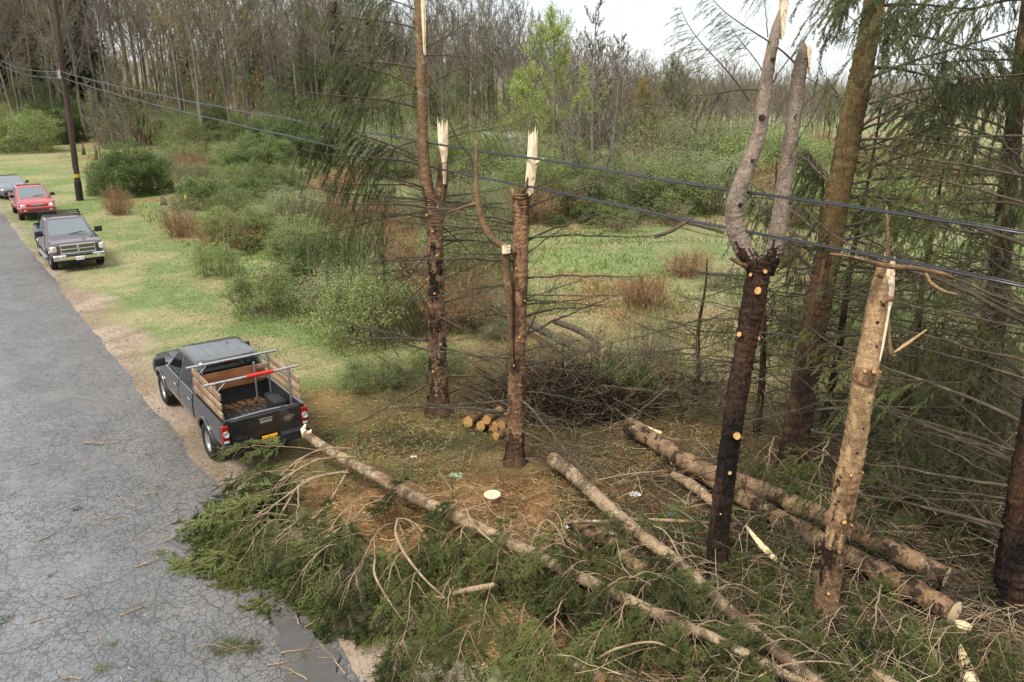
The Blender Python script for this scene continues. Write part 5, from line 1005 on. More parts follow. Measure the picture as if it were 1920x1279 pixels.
def ftw():
    while True:
        px = rng.uniform(700, 1990); py = rng.uniform(800, 1330); g = G(px, py)
        s_, t_ = st_of(g.x / KW, g.y / KW)
        if t_ > 4.6 and rng.random() < .15 + .85 * sstep(900, 1350, px): return (g.x, g.y, rng.random() ** 2 * .35 + .02)
tag(tangle('broken_twigs', 3600, ftw, .3, 1.3, .003, .008, PAL_L + PAL_D + PAL_D, up=.2), kind='stuff')
for i in range(40):
    px = rng.uniform(1330, 1930); py = rng.uniform(780, 1230); g = G(px, py); K = K_DEAD[rng.integers(0, 6)]; e = empty('dead_branch', g); put_bough(e, K, (0, 0, rng.uniform(.03, .3)), rng.uniform(0, 6.28), rng.uniform(0, .5), rng.uniform(-1, 1), rng.uniform(.6, 1.2), 'stem')
    tag(e, 'dead grey brown branch in the tangle ' + ('left of the pale trunk' if px < 1580 else 'right of the pale trunk'), 'branch', 'dead branches on the ground')
# ---- scraps on the road
tw = [(275, 478 + 520, 60, 1.1, .02), (240, 1150, 55, .9, .018), (730, 0, 0, 0, 0)]
RT = [(92, 1005, 1.1, .40), (88, 1160, .6, .4), (245, 945, 2.6, .35), (215, 972, .3, .35), (285, 925, .1, .25), (190, 830, .1, .7), (560, 1160, 2.0, .3), (585, 1170, .8, .25), (555, 1262, 2.6, .45), (530, 1245, .2, .4), (255, 1145, .6, .4), (130, 1270, 2.9, .4), (280, 1055, .7, .4), (25, 925, 1.2, .15), (620, 1235, 2.4, .8), (560, 1225, .15, .5), (160, 880, .5, .15), (300, 910, .2, .2), (65, 870, .6, .15), (180, 540 + 290, .05, .5), (330, 955, 1.0, .15), (140, 1120, .4, .3)]
for px, py, a, L_ in RT:
    g = G(px, py, .045); mb = MB(); m = 7; d = np.array([math.cos(a), math.sin(a), 0]); q = d * L_ * np.linspace(-.5, .5, m)[:, None] + np.cumsum(rng.normal(0, .03 * L_, (m, 3)) * np.array([1, 1, 0]), 0); q[:, 2] = .012
    tube(mb, q, np.linspace(.012, .004, m), 6, 0, True, .1, rng); e = q[3] + np.array([math.cos(a + .7), math.sin(a + .7), 0]) * L_ * .3; e[2] = .01; tube(mb, [q[3], (q[3] + e) / 2, e], [.006, .005, .003], 5)
    tag(mb.build('twig', M['twig_pale'], None, smooth=True, loc=g), 'small bare brown twig lying on the asphalt', 'twig', 'twigs scattered on the road')
K_SPRIG = [bough(280 + i, .55, 'fallen', 'twig_pale', 'needle', 1.5, .25, .05, .018, .002, 4, .007) for i in range(3)]
for i, (px, py, a, sc) in enumerate([(365, 1215, .0, 1.0), (395, 1205, -.3, .9), (420, 1222, .3, .9), (82, 1086, 1.0, .35), (30, 1170, 2.6, .6), (275, 1048, .9, .6), (125, 955, .1, .5), (155, 1265, .4, .6), (190, 1215, .8, .4), (345, 1068, .1, .5), (372, 1000, -.2, .7), (700, 1240, 1.8, .8), (555, 1240, .9, .5), (270, 852, .2, .2), (270, 1280, 0.1, .4)]):
    g = G(px, py, .045); e = empty('spruce_sprig', g); put_bough(e, K_SPRIG[i % 3], (0, 0, -.02), a, 0, 0, (sc, sc, sc * .6), 'stem')
    tag(e, 'largest of the green sprigs on the road, fan shaped' if i == 0 else 'torn green spruce sprig lying on the road', 'sprig', 'spruce sprigs scattered on the road')
def froad():
    g = None
    while True:
        g = G(rng.uniform(-20, 640), rng.uniform(700, 1300)); s_, t_ = st_of(g.x, g.y)
        if t_ < 3.1: return g
mb = MB(); n = 900; pos = np.array([tuple(froad()) for _ in range(n)]); pos[:, 2] = .05; a = rng.uniform(0, 6.28, n); d = np.stack([np.cos(a), np.sin(a), np.full(n, .05)], 1); pal = np.array([(.3, .17, .08), (.36, .25, .15), (.16, .09, .05), (.13, .15, .06)])
blades(mb, pos, d, rng.gamma(2, .02, n) + .015, rng.uniform(.003, .009, n), rng, 0, jitcol(pal[rng.integers(0, 4, n)], .2)); tag(mb.build('bark_crumbs', colattr('bark crumbs', .9, 0)), kind='stuff')
# ------------------------------------------------------------------ vehicles
def paint(name, col, metal=.35, rough=.32, dirt=.35):
    s = N(name); z = s.n('SeparateXYZ'); s.l(s.obj, z.inputs[0]); low = s.ramp(s.math('ADD', z.outputs[2], s.math('MULTIPLY', s.noise(3, 4), .25)), [(.55, 1.0), (.95, 0.0)])
    f = s.math('MULTIPLY', low, s.math('MULTIPLY', s.noise(7, 5, .65), dirt * 1.6)); c = s.mix(s.noise(60, 2), col, tuple(min(1, q * 1.12 + .003) for q in col)); c = s.mix(f, c, (.16, .125, .09))
    c = s.mix(s.ramp(s.noise(2.2, 5, .7), [(.5, 0.0), (.8, .04)]), c, (.3, .27, .23))
    s.set(c, s.math('ADD', rough, s.math('MULTIPLY', f, .5)), .5, metal, 1.0); s.b.inputs['Coat Roughness'].default_value = .06; s.b.inputs['Coat IOR'].default_value = 1.75; s.b.inputs['IOR'].default_value = 1.6; return s.m
V = {'glass': None, 'rubber': simple('tyre rubber', (.028, .026, .024), .85, .2, 0, .3, 12), 'rim': simple('alloy', (.55, .54, .52), .35, .5, .85, .1, 6), 'black': simple('black plastic', (.018, .018, .019), .5, .4), 'liner': simple('bed liner', (.022, .022, .023), .6, .35),
     'chrome': simple('chrome', (.75, .75, .75), .12, .5, 1.0, .05), 'steel': simple('galvanised tube', (.45, .45, .45), .4, .5, .8, .2, 14), 'under': simple('underbody', (.012, .012, .012), .9, .1), 'red': simple('red lens', (.27, .012, .01), .15, .5), 'clear': simple('clear lens', (.62, .64, .65), .08, .6, .3, .05), 'amber': simple('amber lens', (.75, .27, .04), .15, .5),
     'yellow': simple('yellow plate', (.78, .42, .02), .4, .4, 0, .05), 'ink': simple('dark ink', (.02, .02, .05), .5), 'white': simple('white plate', (.78, .78, .76), .4, .4, 0, .05), 'redtape': simple('red wrap', (.5, .02, .018), .5, .4)}
s = N('tinted glass'); s.set((.02, .024, .026), .03, .5); s.b.inputs['IOR'].default_value = 1.9; s.b.inputs['Metallic'].default_value = .2; s.b.inputs['Base Color'].default_value = (.14, .165, .17, 1); V['glass'] = s.m
def lumber():
    s = N('weathered lumber'); f = s.noise(9, 6, .6, s.mapping((.12, 1, 1))); g = s.noise(2.5, 4)
    s.set(s.mix(s.ramp(s.math('ADD', s.math('MULTIPLY', f, .6), s.math('MULTIPLY', g, .4)), [(.35, 0.0), (.65, 1.0)]), (.13, .075, .042), (.38, .27, .175)), .75, .2); s.bump(f, .3, .004); return s.m
def ply():
    s = N('wet plywood'); f = s.noise(6, 5, .6, s.mapping((1, .3, 1))); s.set(s.mix(s.ramp(f, [(.35, 0.0), (.65, 1.0)]), (.17, .065, .025), (.3, .13, .055)), .5, .3); return s.m
s = N('dark side glass'); s.set((.006, .007, .008), .05, .4); V['glass_dark'] = s.m
V['lumber'] = lumber(); V['ply'] = ply()
def bool_cut(o, cutters):
    for c in cutters:
        c.parent = o.parent; m = o.modifiers.new('cut', 'BOOLEAN'); m.operation = 'DIFFERENCE'; m.object = c; m.solver = 'EXACT'; m.material_mode = 'TRANSFER'
        bpy.context.view_layer.update(); dg = bpy.context.evaluated_depsgraph_get(); ev = o.evaluated_get(dg)
        me = bpy.data.meshes.new_from_object(ev, preserve_all_data_layers=True, depsgraph=dg); o.modifiers.clear(); o.data = me
    for c in cutters: bpy.data.objects.remove(c)
    return o
def tf(x, prof): return float(np.interp(x, [p[0] for p in prof], [p[1] for p in prof]))
def text_mesh(txt, size, name, mat, parent, loc, rot, depth=.004):
    cu = bpy.data.curves.new('t', 'FONT'); cu.body = txt; cu.size = size; cu.extrude = depth; cu.align_x = 'CENTER'; cu.align_y = 'CENTER'
    t = bpy.data.objects.new('t', cu); COL.objects.link(t); dg = bpy.context.evaluated_depsgraph_get(); dg.update(); me = bpy.data.meshes.new_from_object(t.evaluated_get(dg)); bpy.data.objects.remove(t)
    me.materials.clear(); me.materials.append(mat); return link(name, me, parent, loc, rot)
class Car:
    """body surface described by profiles along x (forward): half width, top and sill height"""
    def __init__(s, root, W, top, bot, plan, mat):
        s.root, s.W, s.top, s.bot, s.plan, s.mat = root, W, top, bot, plan, mat
    def y(s, x, z):
        w_ = tf(x, s.plan) * s.W; zt, zb = tf(x, s.top), tf(x, s.bot); f = (z - zb) / max(zt - zb, .01)
        return w_ * (1 - .055 * max(0, (f - .45) / .55) ** 2 - .05 * max(0, (.35 - f) / .35) ** 2 + .008 * math.exp(-((f - .68) / .06) ** 2))
    def shell(s, x0, x1, n=64, name='body', inner=()):
        xs = np.unique(np.concatenate([np.linspace(x0, x1, n), [p[0] for p in s.top], [p[0] for p in s.plan]])); xs = xs[(xs >= x0) & (xs <= x1)]; rings = []
        fs = [0, .08, .2, .32, .45, .56, .64, .70, .76, .86, .94, .985]
        for x in xs:
            zt, zb = tf(x, s.top), tf(x, s.bot); side = [(s.y(x, zb + (zt - zb) * f), zb + (zt - zb) * f) for f in fs]; w_ = side[-1][0]
            topc = [(w_ * k, zt + .03 * (1 - k * k) - (.012 if k > .95 else 0)) for k in (.97, .9, .7, .45, .2)]
            half = side + topc; ring = half + [(0, zt + .03)] + [(-a, b) for a, b in half[::-1]]; rings.append([(x, a, b) for a, b in ring])
        k = len(rings[0]); V_ = np.array(rings).reshape(-1, 3); i = np.arange(len(xs) - 1)[:, None] * k; j = np.arange(k)[None, :]; j2 = (j + 1) % k
        mb = MB(); mb.add(V_, np.stack([i + j, i + k + j, i + k + j2, i + j2], -1).reshape(-1, 4)[:, ::-1]); mb.F.append((np.arange(k)[None, ::-1][:, ::-1], 0)); mb.F.append((np.arange(k)[None, ::-1] + (len(xs) - 1) * k, 0))
        o = mb.build(name, [s.mat, V['under'], V['liner']], s.root, smooth=True); 
        import bmesh; bm = bmesh.new(); bm.from_mesh(o.data); bmesh.ops.recalc_face_normals(bm, faces=bm.faces); bm.to_mesh(o.data); bm.free(); return o
    def side_panel(s, name, x0, x1, z0, z1, sgn, mat=None, off=.006, n=10, parent=None, th=.012, slant=0.0):
        """panel that follows the flank"""
        V_ = []
        for i in range(n + 1):
            for j in range(n + 1):
                z = z0 + (z1 - z0) * j / n; x = x0 + (x1 - x0) * i / n + slant * (j / n); V_.append((x, sgn * (s.y(x, z) + off), z))
        return panel(name, np.array(V_).reshape(n + 1, n + 1, 3), np.array((0, -sgn * th, 0)), mat or s.mat, parent or s.root)
def panel(name, grid, inward, mat, parent, smooth=True):
    a, b = grid.shape[:2]; V1 = grid.reshape(-1, 3); V2 = V1 + inward; i = np.arange(a - 1)[:, None] * b; j = np.arange(b - 1)[None, :]; F = np.stack([i + j, i + b + j, i + b + j + 1, i + j + 1], -1).reshape(-1, 4); n = a * b
    e = list(range(b)) + [b - 1 + b * k for k in range(1, a)] + [n - 1 - k for k in range(1, b)] + [b * k for k in range(a - 2, 0, -1)]; e2 = e[1:] + e[:1]
    mb = MB(); mb.add(np.concatenate([V1, V2]), np.vstack([F, F[:, ::-1] + n, np.array([[p, p + n, q + n, q] for p, q in zip(e, e2)])])); o = mb.build(name, mat, parent, smooth=smooth, sharp=35)
    import bmesh; bm = bmesh.new(); bm.from_mesh(o.data); bmesh.ops.recalc_face_normals(bm, faces=bm.faces); bm.to_mesh(o.data); bm.free(); o.data.set_sharp_from_angle(angle=R(35)); return o
def rrect(x0, x1, y0, y1, r, n=6):
    pts = []
    for cx, cy, a0 in ((x1 - r, y1 - r, 0), (x0 + r, y1 - r, 90), (x0 + r, y0 + r, 180), (x1 - r, y0 + r, 270)):
        for k in range(n): a = R(a0 + 90 * k / (n - 1)); pts.append((cx + r * math.cos(a), cy + r * math.sin(a)))
    return pts
def cabin(root, B, T, zb, zt, mat, crown=.05, r=.14):
    """B/T: (x_rear, x_front, half width) at the belt and at the roof"""
    rings = []
    for f, sh in ((0, 0), (.5, 0), (.93, 0), (1.0, .03), (1.02, .10), (1.03, .3)):
        g = min(f, 1); x0 = B[0] + (T[0] - B[0]) * g + sh; x1 = B[1] + (T[1] - B[1]) * g - sh; hw = B[2] + (T[2] - B[2]) * g - sh * .9; z = zb + (zt - zb) * g + (crown * .6 if f == 1.02 else crown if f == 1.03 else .018 if f == 1.0 else 0)
        rings.append([(x, y, z) for x, y in rrect(x0, x1, -hw, hw, r)])
    k = len(rings[0]); mb = MB(); i = np.arange(len(rings) - 1)[:, None] * k; j = np.arange(k)[None, :]; j2 = (j + 1) % k
    mb.add(np.array(rings).reshape(-1, 3), np.stack([i + j, i + j2, i + k + j2, i + k + j], -1).reshape(-1, 4)); mb.F.append((np.arange(k)[None] + (len(rings) - 1) * k, 0)); return mb.build('cab', mat, root, smooth=True, sharp=45)
def cab_pane(name, root, B, T, zb, zt, quad, face, mat, off=.006, n=8, th=.01):
    """quad: (u0,u1,v0,v1 [,u0 top,u1 top]) inside one face of the cabin; face: 'L','R','F','B'"""
    u0, u1, v0, v1 = quad[:4]; t0, t1 = quad[4:] if len(quad) > 4 else (u0, u1); g = np.zeros((n + 1, n + 1, 3)); dz = zt - zb
    for i in range(n + 1):
        for j in range(n + 1):
            fj = j / n; v = v0 + (v1 - v0) * fj; u = (u0 + (t0 - u0) * fj) * (1 - i / n) + (u1 + (t1 - u1) * fj) * (i / n)
            xr = B[0] + (T[0] - B[0]) * v; xf = B[1] + (T[1] - B[1]) * v; hw = B[2] + (T[2] - B[2]) * v; z = zb + dz * v
            if face in 'LR': sg = 1 if face == 'L' else -1; g[i, j] = (u, sg * (hw + off), z)
            else: x = (xf + off) if face == 'F' else (xr - off); g[i, j] = (x - (.10 if face == 'F' else -.03) * 0 , u, z)
    inward = {'L': (0, -th, 0), 'R': (0, th, 0), 'F': (-th, 0, 0), 'B': (th, 0, 0)}[face]; return panel(name, g, np.array(inward), mat, root)
def wheel(root, x, y, r, wd, rim_r, spokes=6, hub='rim'):
    sg = 1 if y > 0 else -1; e = None; prof = [(rim_r, -wd * .42), (rim_r * 1.08, -wd * .5), (r * .9, -wd * .52), (r * .985, -wd * .44), (r, -wd * .3), (r, 0), (r, wd * .3), (r * .985, wd * .44), (r * .9, wd * .52), (rim_r * 1.08, wd * .5), (rim_r, wd * .42), (rim_r * .97, 0)]
    ns = 48; an = np.linspace(0, 2 * np.pi, ns, endpoint=False); V_ = []
    for k, (rr, w_) in enumerate(prof):
        rv = rr - (np.where(np.arange(ns) % 2 == 0, .014, 0) if 3 <= k <= 7 else 0); V_.append(np.stack([rv * np.cos(an), np.full(ns, w_), rv * np.sin(an)], 1))
    n = len(prof); i = np.arange(n)[:, None] * ns; i2 = ((np.arange(n) + 1) % n)[:, None] * ns; j = np.arange(ns)[None, :]; j2 = (j + 1) % ns
    mb = MB(); mb.add(np.concatenate(V_), np.stack([i + j, i + j2, i2 + j2, i2 + j], -1).reshape(-1, 4)); w_ = mb.build('wheel', V['rubber'], root, smooth=True, sharp=40, loc=(x, y, r))
    mb = MB(); an2 = np.linspace(0, 2 * np.pi, 36, endpoint=False)
    def ring(r0, r1, y0, y1):
        a = np.stack([r0 * np.cos(an2), np.full(36, y0), r0 * np.sin(an2)], 1); b = np.stack([r1 * np.cos(an2), np.full(36, y1), r1 * np.sin(an2)], 1); j = np.arange(36); k = (j + 1) % 36; mb.add(np.concatenate([a, b]), np.stack([j, k, k + 36, j + 36], 1))
    o_ = sg * wd * .42; ring(rim_r * 1.0, rim_r * .9, o_, o_ - sg * .01); ring(rim_r * .9, rim_r * .86, o_ - sg * .01, o_ - sg * .1); ring(.085, .075, o_ - sg * .035, o_ - sg * .02); ring(.075, .001, o_ - sg * .02, o_ - sg * .015)
    for k in range(spokes):
        a = 2 * np.pi * k / spokes; c, s_ = math.cos(a), math.sin(a); hw0, hw1 = .045, .06; d = np.array((c, 0, s_)); q = np.array((-s_, 0, c))
        V0 = [d * .06 + q * hw0, d * .06 - q * hw0, d * rim_r * .9 - q * hw1, d * rim_r * .9 + q * hw1]; y0 = np.array((0, o_ - sg * .03, 0)); y1 = np.array((0, o_ - sg * .075, 0)); mb.add(np.array([p + y0 for p in V0] + [p + y1 for p in V0]), [[0, 1, 2, 3], [4, 7, 6, 5], [0, 4, 5, 1], [1, 5, 6, 2], [2, 6, 7, 3], [3, 7, 4, 0]])
    mb.build('rim', V[hub], w_, smooth=True, sharp=30); mb = MB(); ring(rim_r * .86, .001, o_ - sg * .11, o_ - sg * .11); mb.build('brake_disc', V['under'], w_)
    return w_
def arch_cutters(xs, ry, r, W, z):
    out = []
    for x in xs:
        for sg in (-1, 1):
            mb = MB(); tube(mb, [(x, sg * (W + .2), z), (x, sg * (W - .34), z)], r, 32); o = mb.build('arch_cutter', V['under'])
            import bmesh; bm = bmesh.new(); bm.from_mesh(o.data); bmesh.ops.recalc_face_normals(bm, faces=bm.faces); bm.to_mesh(o.data); bm.free(); out.append(o)
    return out
def box_cutter(c, s_, mat):
    mb = MB(); box(mb, c, s_); o = mb.build('box_cutter', mat); import bmesh; bm = bmesh.new(); bm.from_mesh(o.data); bmesh.ops.recalc_face_normals(bm, faces=bm.faces); bm.to_mesh(o.data); bm.free(); return o
def flare_strip(car, x, r, sg, mat, z, wd=.05):
    an = np.linspace(R(-6), R(186), 26); q = [(x + r * math.cos(a), sg * (car.y(x + r * math.cos(a), max(z + r * math.sin(a), .45)) + .01), z + r * math.sin(a)) for a in an]; mb = MB(); tube(mb, q, wd, 8); return mb.build('fender_flare', mat, car.root, smooth=True)
def mirror(root, x, y, z, sg, mat, s_=1.0):
    mb = MB(); bbox(mb, (x, y + sg * .14 * s_, z + .04), (.10 * s_, .24 * s_, .19 * s_), .035, 3); o = mb.build('side_mirror', mat, root, smooth=True, sharp=50); mb = MB(); tube(mb, [(x + .02, y - sg * .03, z - .03), (x, y + sg * .08, z + .0)], .028, 6); mb.build('mirror_arm', V['black'], o); return o
def handle(parent, x, y, z, sg, mat):
    mb = MB(); bbox(mb, (x, y + sg * .022, z), (.2, .03, .035), .012); o = mb.build('handle', mat, parent, smooth=True, sharp=50); return o
def pickup(name, s, t, fwd, label, col, *, wb=3.24, W=.93, tyre=.385, bed=(-2.72, -1.16), cabx=(-1.1, 1.02), roofx=(-.93, .34), hood=(1.22, 1.16, 1.06), nose=2.48, tail=-2.8, roof=1.76, belt=1.2, rail=1.2, zb=.5, chrome_grille=False, sidestep=False, rear=False, tyw=.26):
    root = empty(name, ST_(s, t, .04 if t < 3.45 + W else 0.02), HEAD + (0 if fwd else PI)); tag(root, label, 'pickup truck', 'vehicles parked along the verge')
    root.location.z = HZ(root.location.x, root.location.y) + .015
    pm_ = paint(name + ' paint', col)
    fx, rx = wb / 2, -wb / 2
    top = [(tail, rail), (cabx[0], rail), (cabx[0] + .05, belt), (cabx[1] - .05, belt), (cabx[1] + .15, hood[0]), (nose - .45, hood[1]), (nose - .12, hood[2]), (nose, hood[2] - .09)]
    bot = [(tail, zb + .1), (rx - .45, zb + .06), (rx, zb), (fx, zb), (fx + .45, zb + .06), (nose, zb + .1)]
    plan = [(tail, .965), (tail + .12, 1.0), (fx, 1.0), (fx + .45, .985), (nose - .22, .95), (nose - .06, .9), (nose, .86)]
    car = Car(root, W, top, bot, plan, pm_); body = car.shell(tail, nose)
    ar = tyre * 1.22; cuts = arch_cutters((fx, rx), 0, ar, W, tyre + .03); cuts.append(box_cutter(((bed[0] + bed[1]) / 2, 0, rail + .05), (bed[1] - bed[0], (W - .13) * 2, .52 * 2), V['liner'])); bool_cut(body, cuts); body.data.set_sharp_from_angle(angle=R(38))
    for p in body.data.polygons: p.use_smooth = True
    mb = MB(); bbox(mb, (0, 0, zb - .06), (nose - tail - .7, W * 1.45, .22), .03); tube(mb, [(rx, -W * .8, tyre), (rx, W * .8, tyre)], .06, 8); mb.build('chassis', V['under'], root)
    B, T = (cabx[0], cabx[1] + .06, W * .945), (roofx[0], roofx[1], W * .745)
    cabin(root, B, T, belt - .06, roof, pm_); zb_, zt_ = belt - .06, roof
    cab_pane('windshield', root, B, T, zb_, zt_, (-W * .8, W * .8, .1, .95, -W * .66, W * .66), 'F', V['glass']); cab_pane('rear_window', root, B, T, zb_, zt_, (-W * .72, W * .72, .22, .86, -W * .63, W * .63), 'B', V['glass_dark'])
    mid = cabx[0] + (cabx[1] - cabx[0]) * .5
    for sg, F in ((1, 'L'), (-1, 'R')):
        for a, b_, at, bt in ((mid + .06, cabx[1] - .2, mid + .04, roofx[1] - .1), (cabx[0] + .3, mid - .05, cabx[0] + .36, mid - .06)):
            w_ = cab_pane('side_window', root, B, T, zb_, zt_, (a, b_, .12, .9, at, bt), F, V['glass_dark'])
        for a, b_ in ((mid + .01, cabx[1] - .04), (cabx[0] + .06, mid - .01)):
            d = car.side_panel('door', a + .012, b_ - .012, zb + .1, belt - .02, sg, off=.012); car.side_panel('door_seal', a - .012, b_ + .012, zb + .08, belt - .005, sg, V['under'], off=.003, parent=d); car.side_panel('window_trim', a, b_, belt - .018, belt - .002, sg, V['chrome'], off=.014, parent=d); handle(d, a + .16, sg * (car.y(a + .16, belt - .17) + .014), belt - .17, sg, V['steel'] if rear else V['black'] if not chrome_grille else pm_)
        for x in (fx, rx): wheel(root, x, sg * (W - tyw * .5 - .0), tyre, tyw, tyre * .58, 6); flare_strip(car, x, ar + .0, sg, pm_ if not chrome_grille else pm_, tyre + .03, .032)
        mirror(root, cabx[1] - .12, sg * (W * .96), belt + .08, sg, V['black'], 1.25 if chrome_grille else 1.0)
        if sidestep: mb = MB(); bbox(mb, ((cabx[0] + cabx[1]) / 2, sg * (W + .02), zb - .1), (cabx[1] - cabx[0], .16, .06), .02); mb.build('running_board', V['steel'], root)
        # tail lamp, upright on the rear corner
        mb = MB(); bbox(mb, (tail + .02, sg * (W - .075), .94), (.1, .135, .37), .03, 3); tl = mb.build('tail_light', V['red'], root); mb = MB(); bbox(mb, (tail - .03, sg * (W - .08), .96), (.02, .1, .11), .04, 3); mb.build('reverse_lens', V['clear'], tl); mb = MB(); bbox(mb, (tail - .03, sg * (W - .08), .79), (.02, .1, .05), .01); mb.build('lower_lens', V['clear'], tl)
    # roof ribs
    mb = MB()
    for k in (-.36, -.12, .12, .36): bbox(mb, ((roofx[0] + roofx[1]) / 2, k * W / .93, roof + .042), ((roofx[1] - roofx[0]) * .62, .03, .02), .008)
    mb.build('roof_ribs', pm_, root)
    # tailgate, bumpers, bed
    gate = MB(); bbox(gate, (tail - .005, 0, (zb + .2 + rail) / 2), (.05, (W - .17) * 2, rail - zb - .2), .015); g = gate.build('tailgate', pm_, root); mb = MB(); bbox(mb, (tail - .035, 0, rail - .17), (.03, .24, .05), .01); bbox(mb, (tail - .03, 0, rail - .11), (.02, .26, .022), .006); mb.build('handle', V['steel'] if rear else V['black'], g)
    mb = MB(); bbox(mb, (tail + .02, 0, rail + .004), (.07, (W - .1) * 2, .018), .006); mb.build('gate_cap', V['black'], g)
    mb = MB()
    for sg in (-1, 1): bbox(mb, (tail - .06, sg * W * .62, zb + .1), (.22, W * .68, .2), .035, 3)
    bbox(mb, (tail - .02, 0, zb + .06), (.14, W * .7, .13), .02); mb.build('rear_bumper', V['black'] if rear else V['chrome'], root)
    mb = MB(); bbox(mb, ((bed[0] + bed[1]) / 2, 0, rail - .47 + .012), (bed[1] - bed[0] - .01, (W - .135) * 2, .02), .003); bf = mb.build('bed_floor', simple('dirty bed liner', (.075, .055, .038), .85, .2, 0, .5, 9), root); mb = MB()
    for k in range(11): bbox(mb, ((bed[0] + bed[1]) / 2, -.62 + k * .124, rail - .44), (bed[1] - bed[0] - .06, .075, .036), .008)
    mb.build('bed_ribs', V['liner'], bf)
    for sg in (-1, 1): mb = MB(); bbox(mb, (rx + .02, sg * (W - .24), rail - .34), (.86, .2, .22), .04, 3); mb.build('wheel_box', V['liner'], root)
    # nose
    gw = W * .60
    zc = hood[2] - (.23 if chrome_grille else .2); mb = MB(); bbox(mb, (nose - .01, 0, zc), (.07, W * (1.26 if chrome_grille else .66), .34 if chrome_grille else .22), .03, 3); gr = mb.build('grille', V['black'], root)
    mb = MB()
    if chrome_grille:
        hh = .17; hw = W * .63
        for z in (zc + hh, zc - hh): bbox(mb, (nose + .03, 0, z), (.07, hw * 2 + .06, .05), .015)
        for y_ in (-hw, hw): bbox(mb, (nose + .02, y_, zc), (.07, .05, hh * 2 + .05), .015)
        bbox(mb, (nose + .035, 0, zc), (.05, hw * 2, .045), .01); bbox(mb, (nose + .045, 0, zc), (.06, .085, hh * 2.1), .015); mb.build('grille_surround', V['chrome'], gr); mb = MB(); bbox(mb, (nose + .085, 0, zc + .03), (.03, .12, .16), .03, 3); mb.build('emblem', V['chrome'], gr)
        mb = MB()
        for k in range(9): bbox(mb, (nose + .02, 0, zc - hh + .03 + k * .035), (.02, hw * 1.96, .009), .002)
        mb.build('mesh_bars', V['steel'], gr)
    else:
        for k in range(4): bbox(mb, (nose + .025, 0, zc - .08 + k * .05), (.03, W * .64, .014), .004)
        mb.build('grille_bars', V['steel'], gr); mb = MB()
        for z in (zc + .11, zc - .11): bbox(mb, (nose + .01, 0, z), (.06, W * .72, .03), .01)
        mb.build('grille_surround', V['chrome'], gr); mb = MB(); tube(mb, [(nose + .045, .06 * math.cos(a) * 1.3, zc + .045 * math.sin(a)) for a in np.linspace(0, 6.28, 18)], .01, 6); mb.build('emblem', V['chrome'], gr)
    for sg in (-1, 1):
        cy, wy, hz = (W * .825, W * .33, .24) if chrome_grille else (W * .66, W * .46, .23)
        mb = MB(); bbox(mb, (nose - .09, sg * cy, zc + .02), (.2, wy, hz), .05, 3, rot=(0, 0, -sg * .3)); hl = mb.build('headlight', V['clear'], root, smooth=True, sharp=50); mb = MB(); bbox(mb, (nose - .16, sg * (cy + wy * .42), zc + .01), (.16, .09, hz * .8), .03, rot=(0, 0, -sg * .4)); mb.build('turn_lens', V['amber'], hl)
    mb = MB(); zbm = zb + .1; bbox(mb, (nose + .03, 0, zbm + (.02 if chrome_grille else .06)), (.2, W * 1.9, .24 if chrome_grille else .3), .06, 3); fb = mb.build('front_bumper', V['chrome'] if chrome_grille else pm_, root, smooth=True, sharp=50)
    mb = MB(); bbox(mb, (nose + .115, 0, zbm + (.09 if chrome_grille else .03)), (.05, W * 1.0, .08), .02); bbox(mb, (nose - .02, 0, zbm - .15), (.1, W * 1.6, .12), .03); mb.build('air_intake', V['black'], fb)
    for sg in (-1, 1): mb = MB(); tube(mb, [(nose + .06, sg * W * .7, zbm + .04), (nose + .138, sg * W * .7, zbm + .04)], .05, 14); mb.build('fog_light', V['clear'], fb)
    for sg in (-1, 1):
        mb = MB(); tube(mb, [(cabx[1] + .13, sg * .08, hood[0] + .045), (cabx[1] + .06, sg * .08 + .28, hood[0] + .075), (cabx[1] + .03, sg * .08 + .55, hood[0] + .1)], .011, 5); mb.build('wiper', V['black'], root)
    return root, car, pm_
# near grey pickup with a lumber rack
g1, car, pm_ = pickup('pickup_truck', 16.88, 4.46, True, 'dark grey pickup seen from behind, wooden plank rack on its bed, yellow plate', (.011, .0125, .015), W=.87, rear=True, zb=.53, tyre=.395, roof=1.78, wb=3.57, tail=-2.92, bed=(-2.84, -1.12), cabx=(-1.06, 1.2), roofx=(-.92, .5), nose=2.66)
def add(nm, mat, fn, parent=None): mb = MB(); fn(mb); return mb.build(nm, mat, parent or g1, smooth=True, sharp=40)
for x in (-1.2, -2.42):
    for sg in (-1, 1): add('rack_post', V['steel'], lambda mb: tube(mb, [(x, sg * .74, .76), (x, sg * .74, 1.82)], .026, 8)); add('rack_brace', V['steel'], lambda mb: tube(mb, [(x, sg * .72, 1.64), (x, sg * .54, 1.81)], .014, 6))
    bar = add('rack_bar', V['steel'], lambda mb: tube(mb, [(x, -.95, 1.83), (x, .95, 1.83)], .027, 10))
add('red_wrap', V['redtape'], lambda mb: tube(mb, [(-2.42, -.42, 1.83), (-2.42, .12, 1.83)], .04, 10), bar)
for sg in (-1, 1):
    for z in (1.29, 1.48, 1.68): add('plank', V['lumber'], lambda mb: bbox(mb, (-1.92, sg * .78, z), (1.84, .038, .12), .005))
add('headboard', V['ply'], lambda mb: bbox(mb, (-1.17, .02, 1.4), (.02, 1.3, .4), .003))
for z in (1.32, 1.54): add('plank', V['lumber'], lambda mb: bbox(mb, (-1.2, -.6, z), (.03, .28, .1), .005))
add('rack_post', V['steel'], lambda mb: tube(mb, [(-1.24, -.42, .76), (-1.24, -.42, 1.68)], .024, 8))
add('brake_light', V['red'], lambda mb: bbox(mb, (-.97, 0, 1.735), (.05, .34, .05), .015))
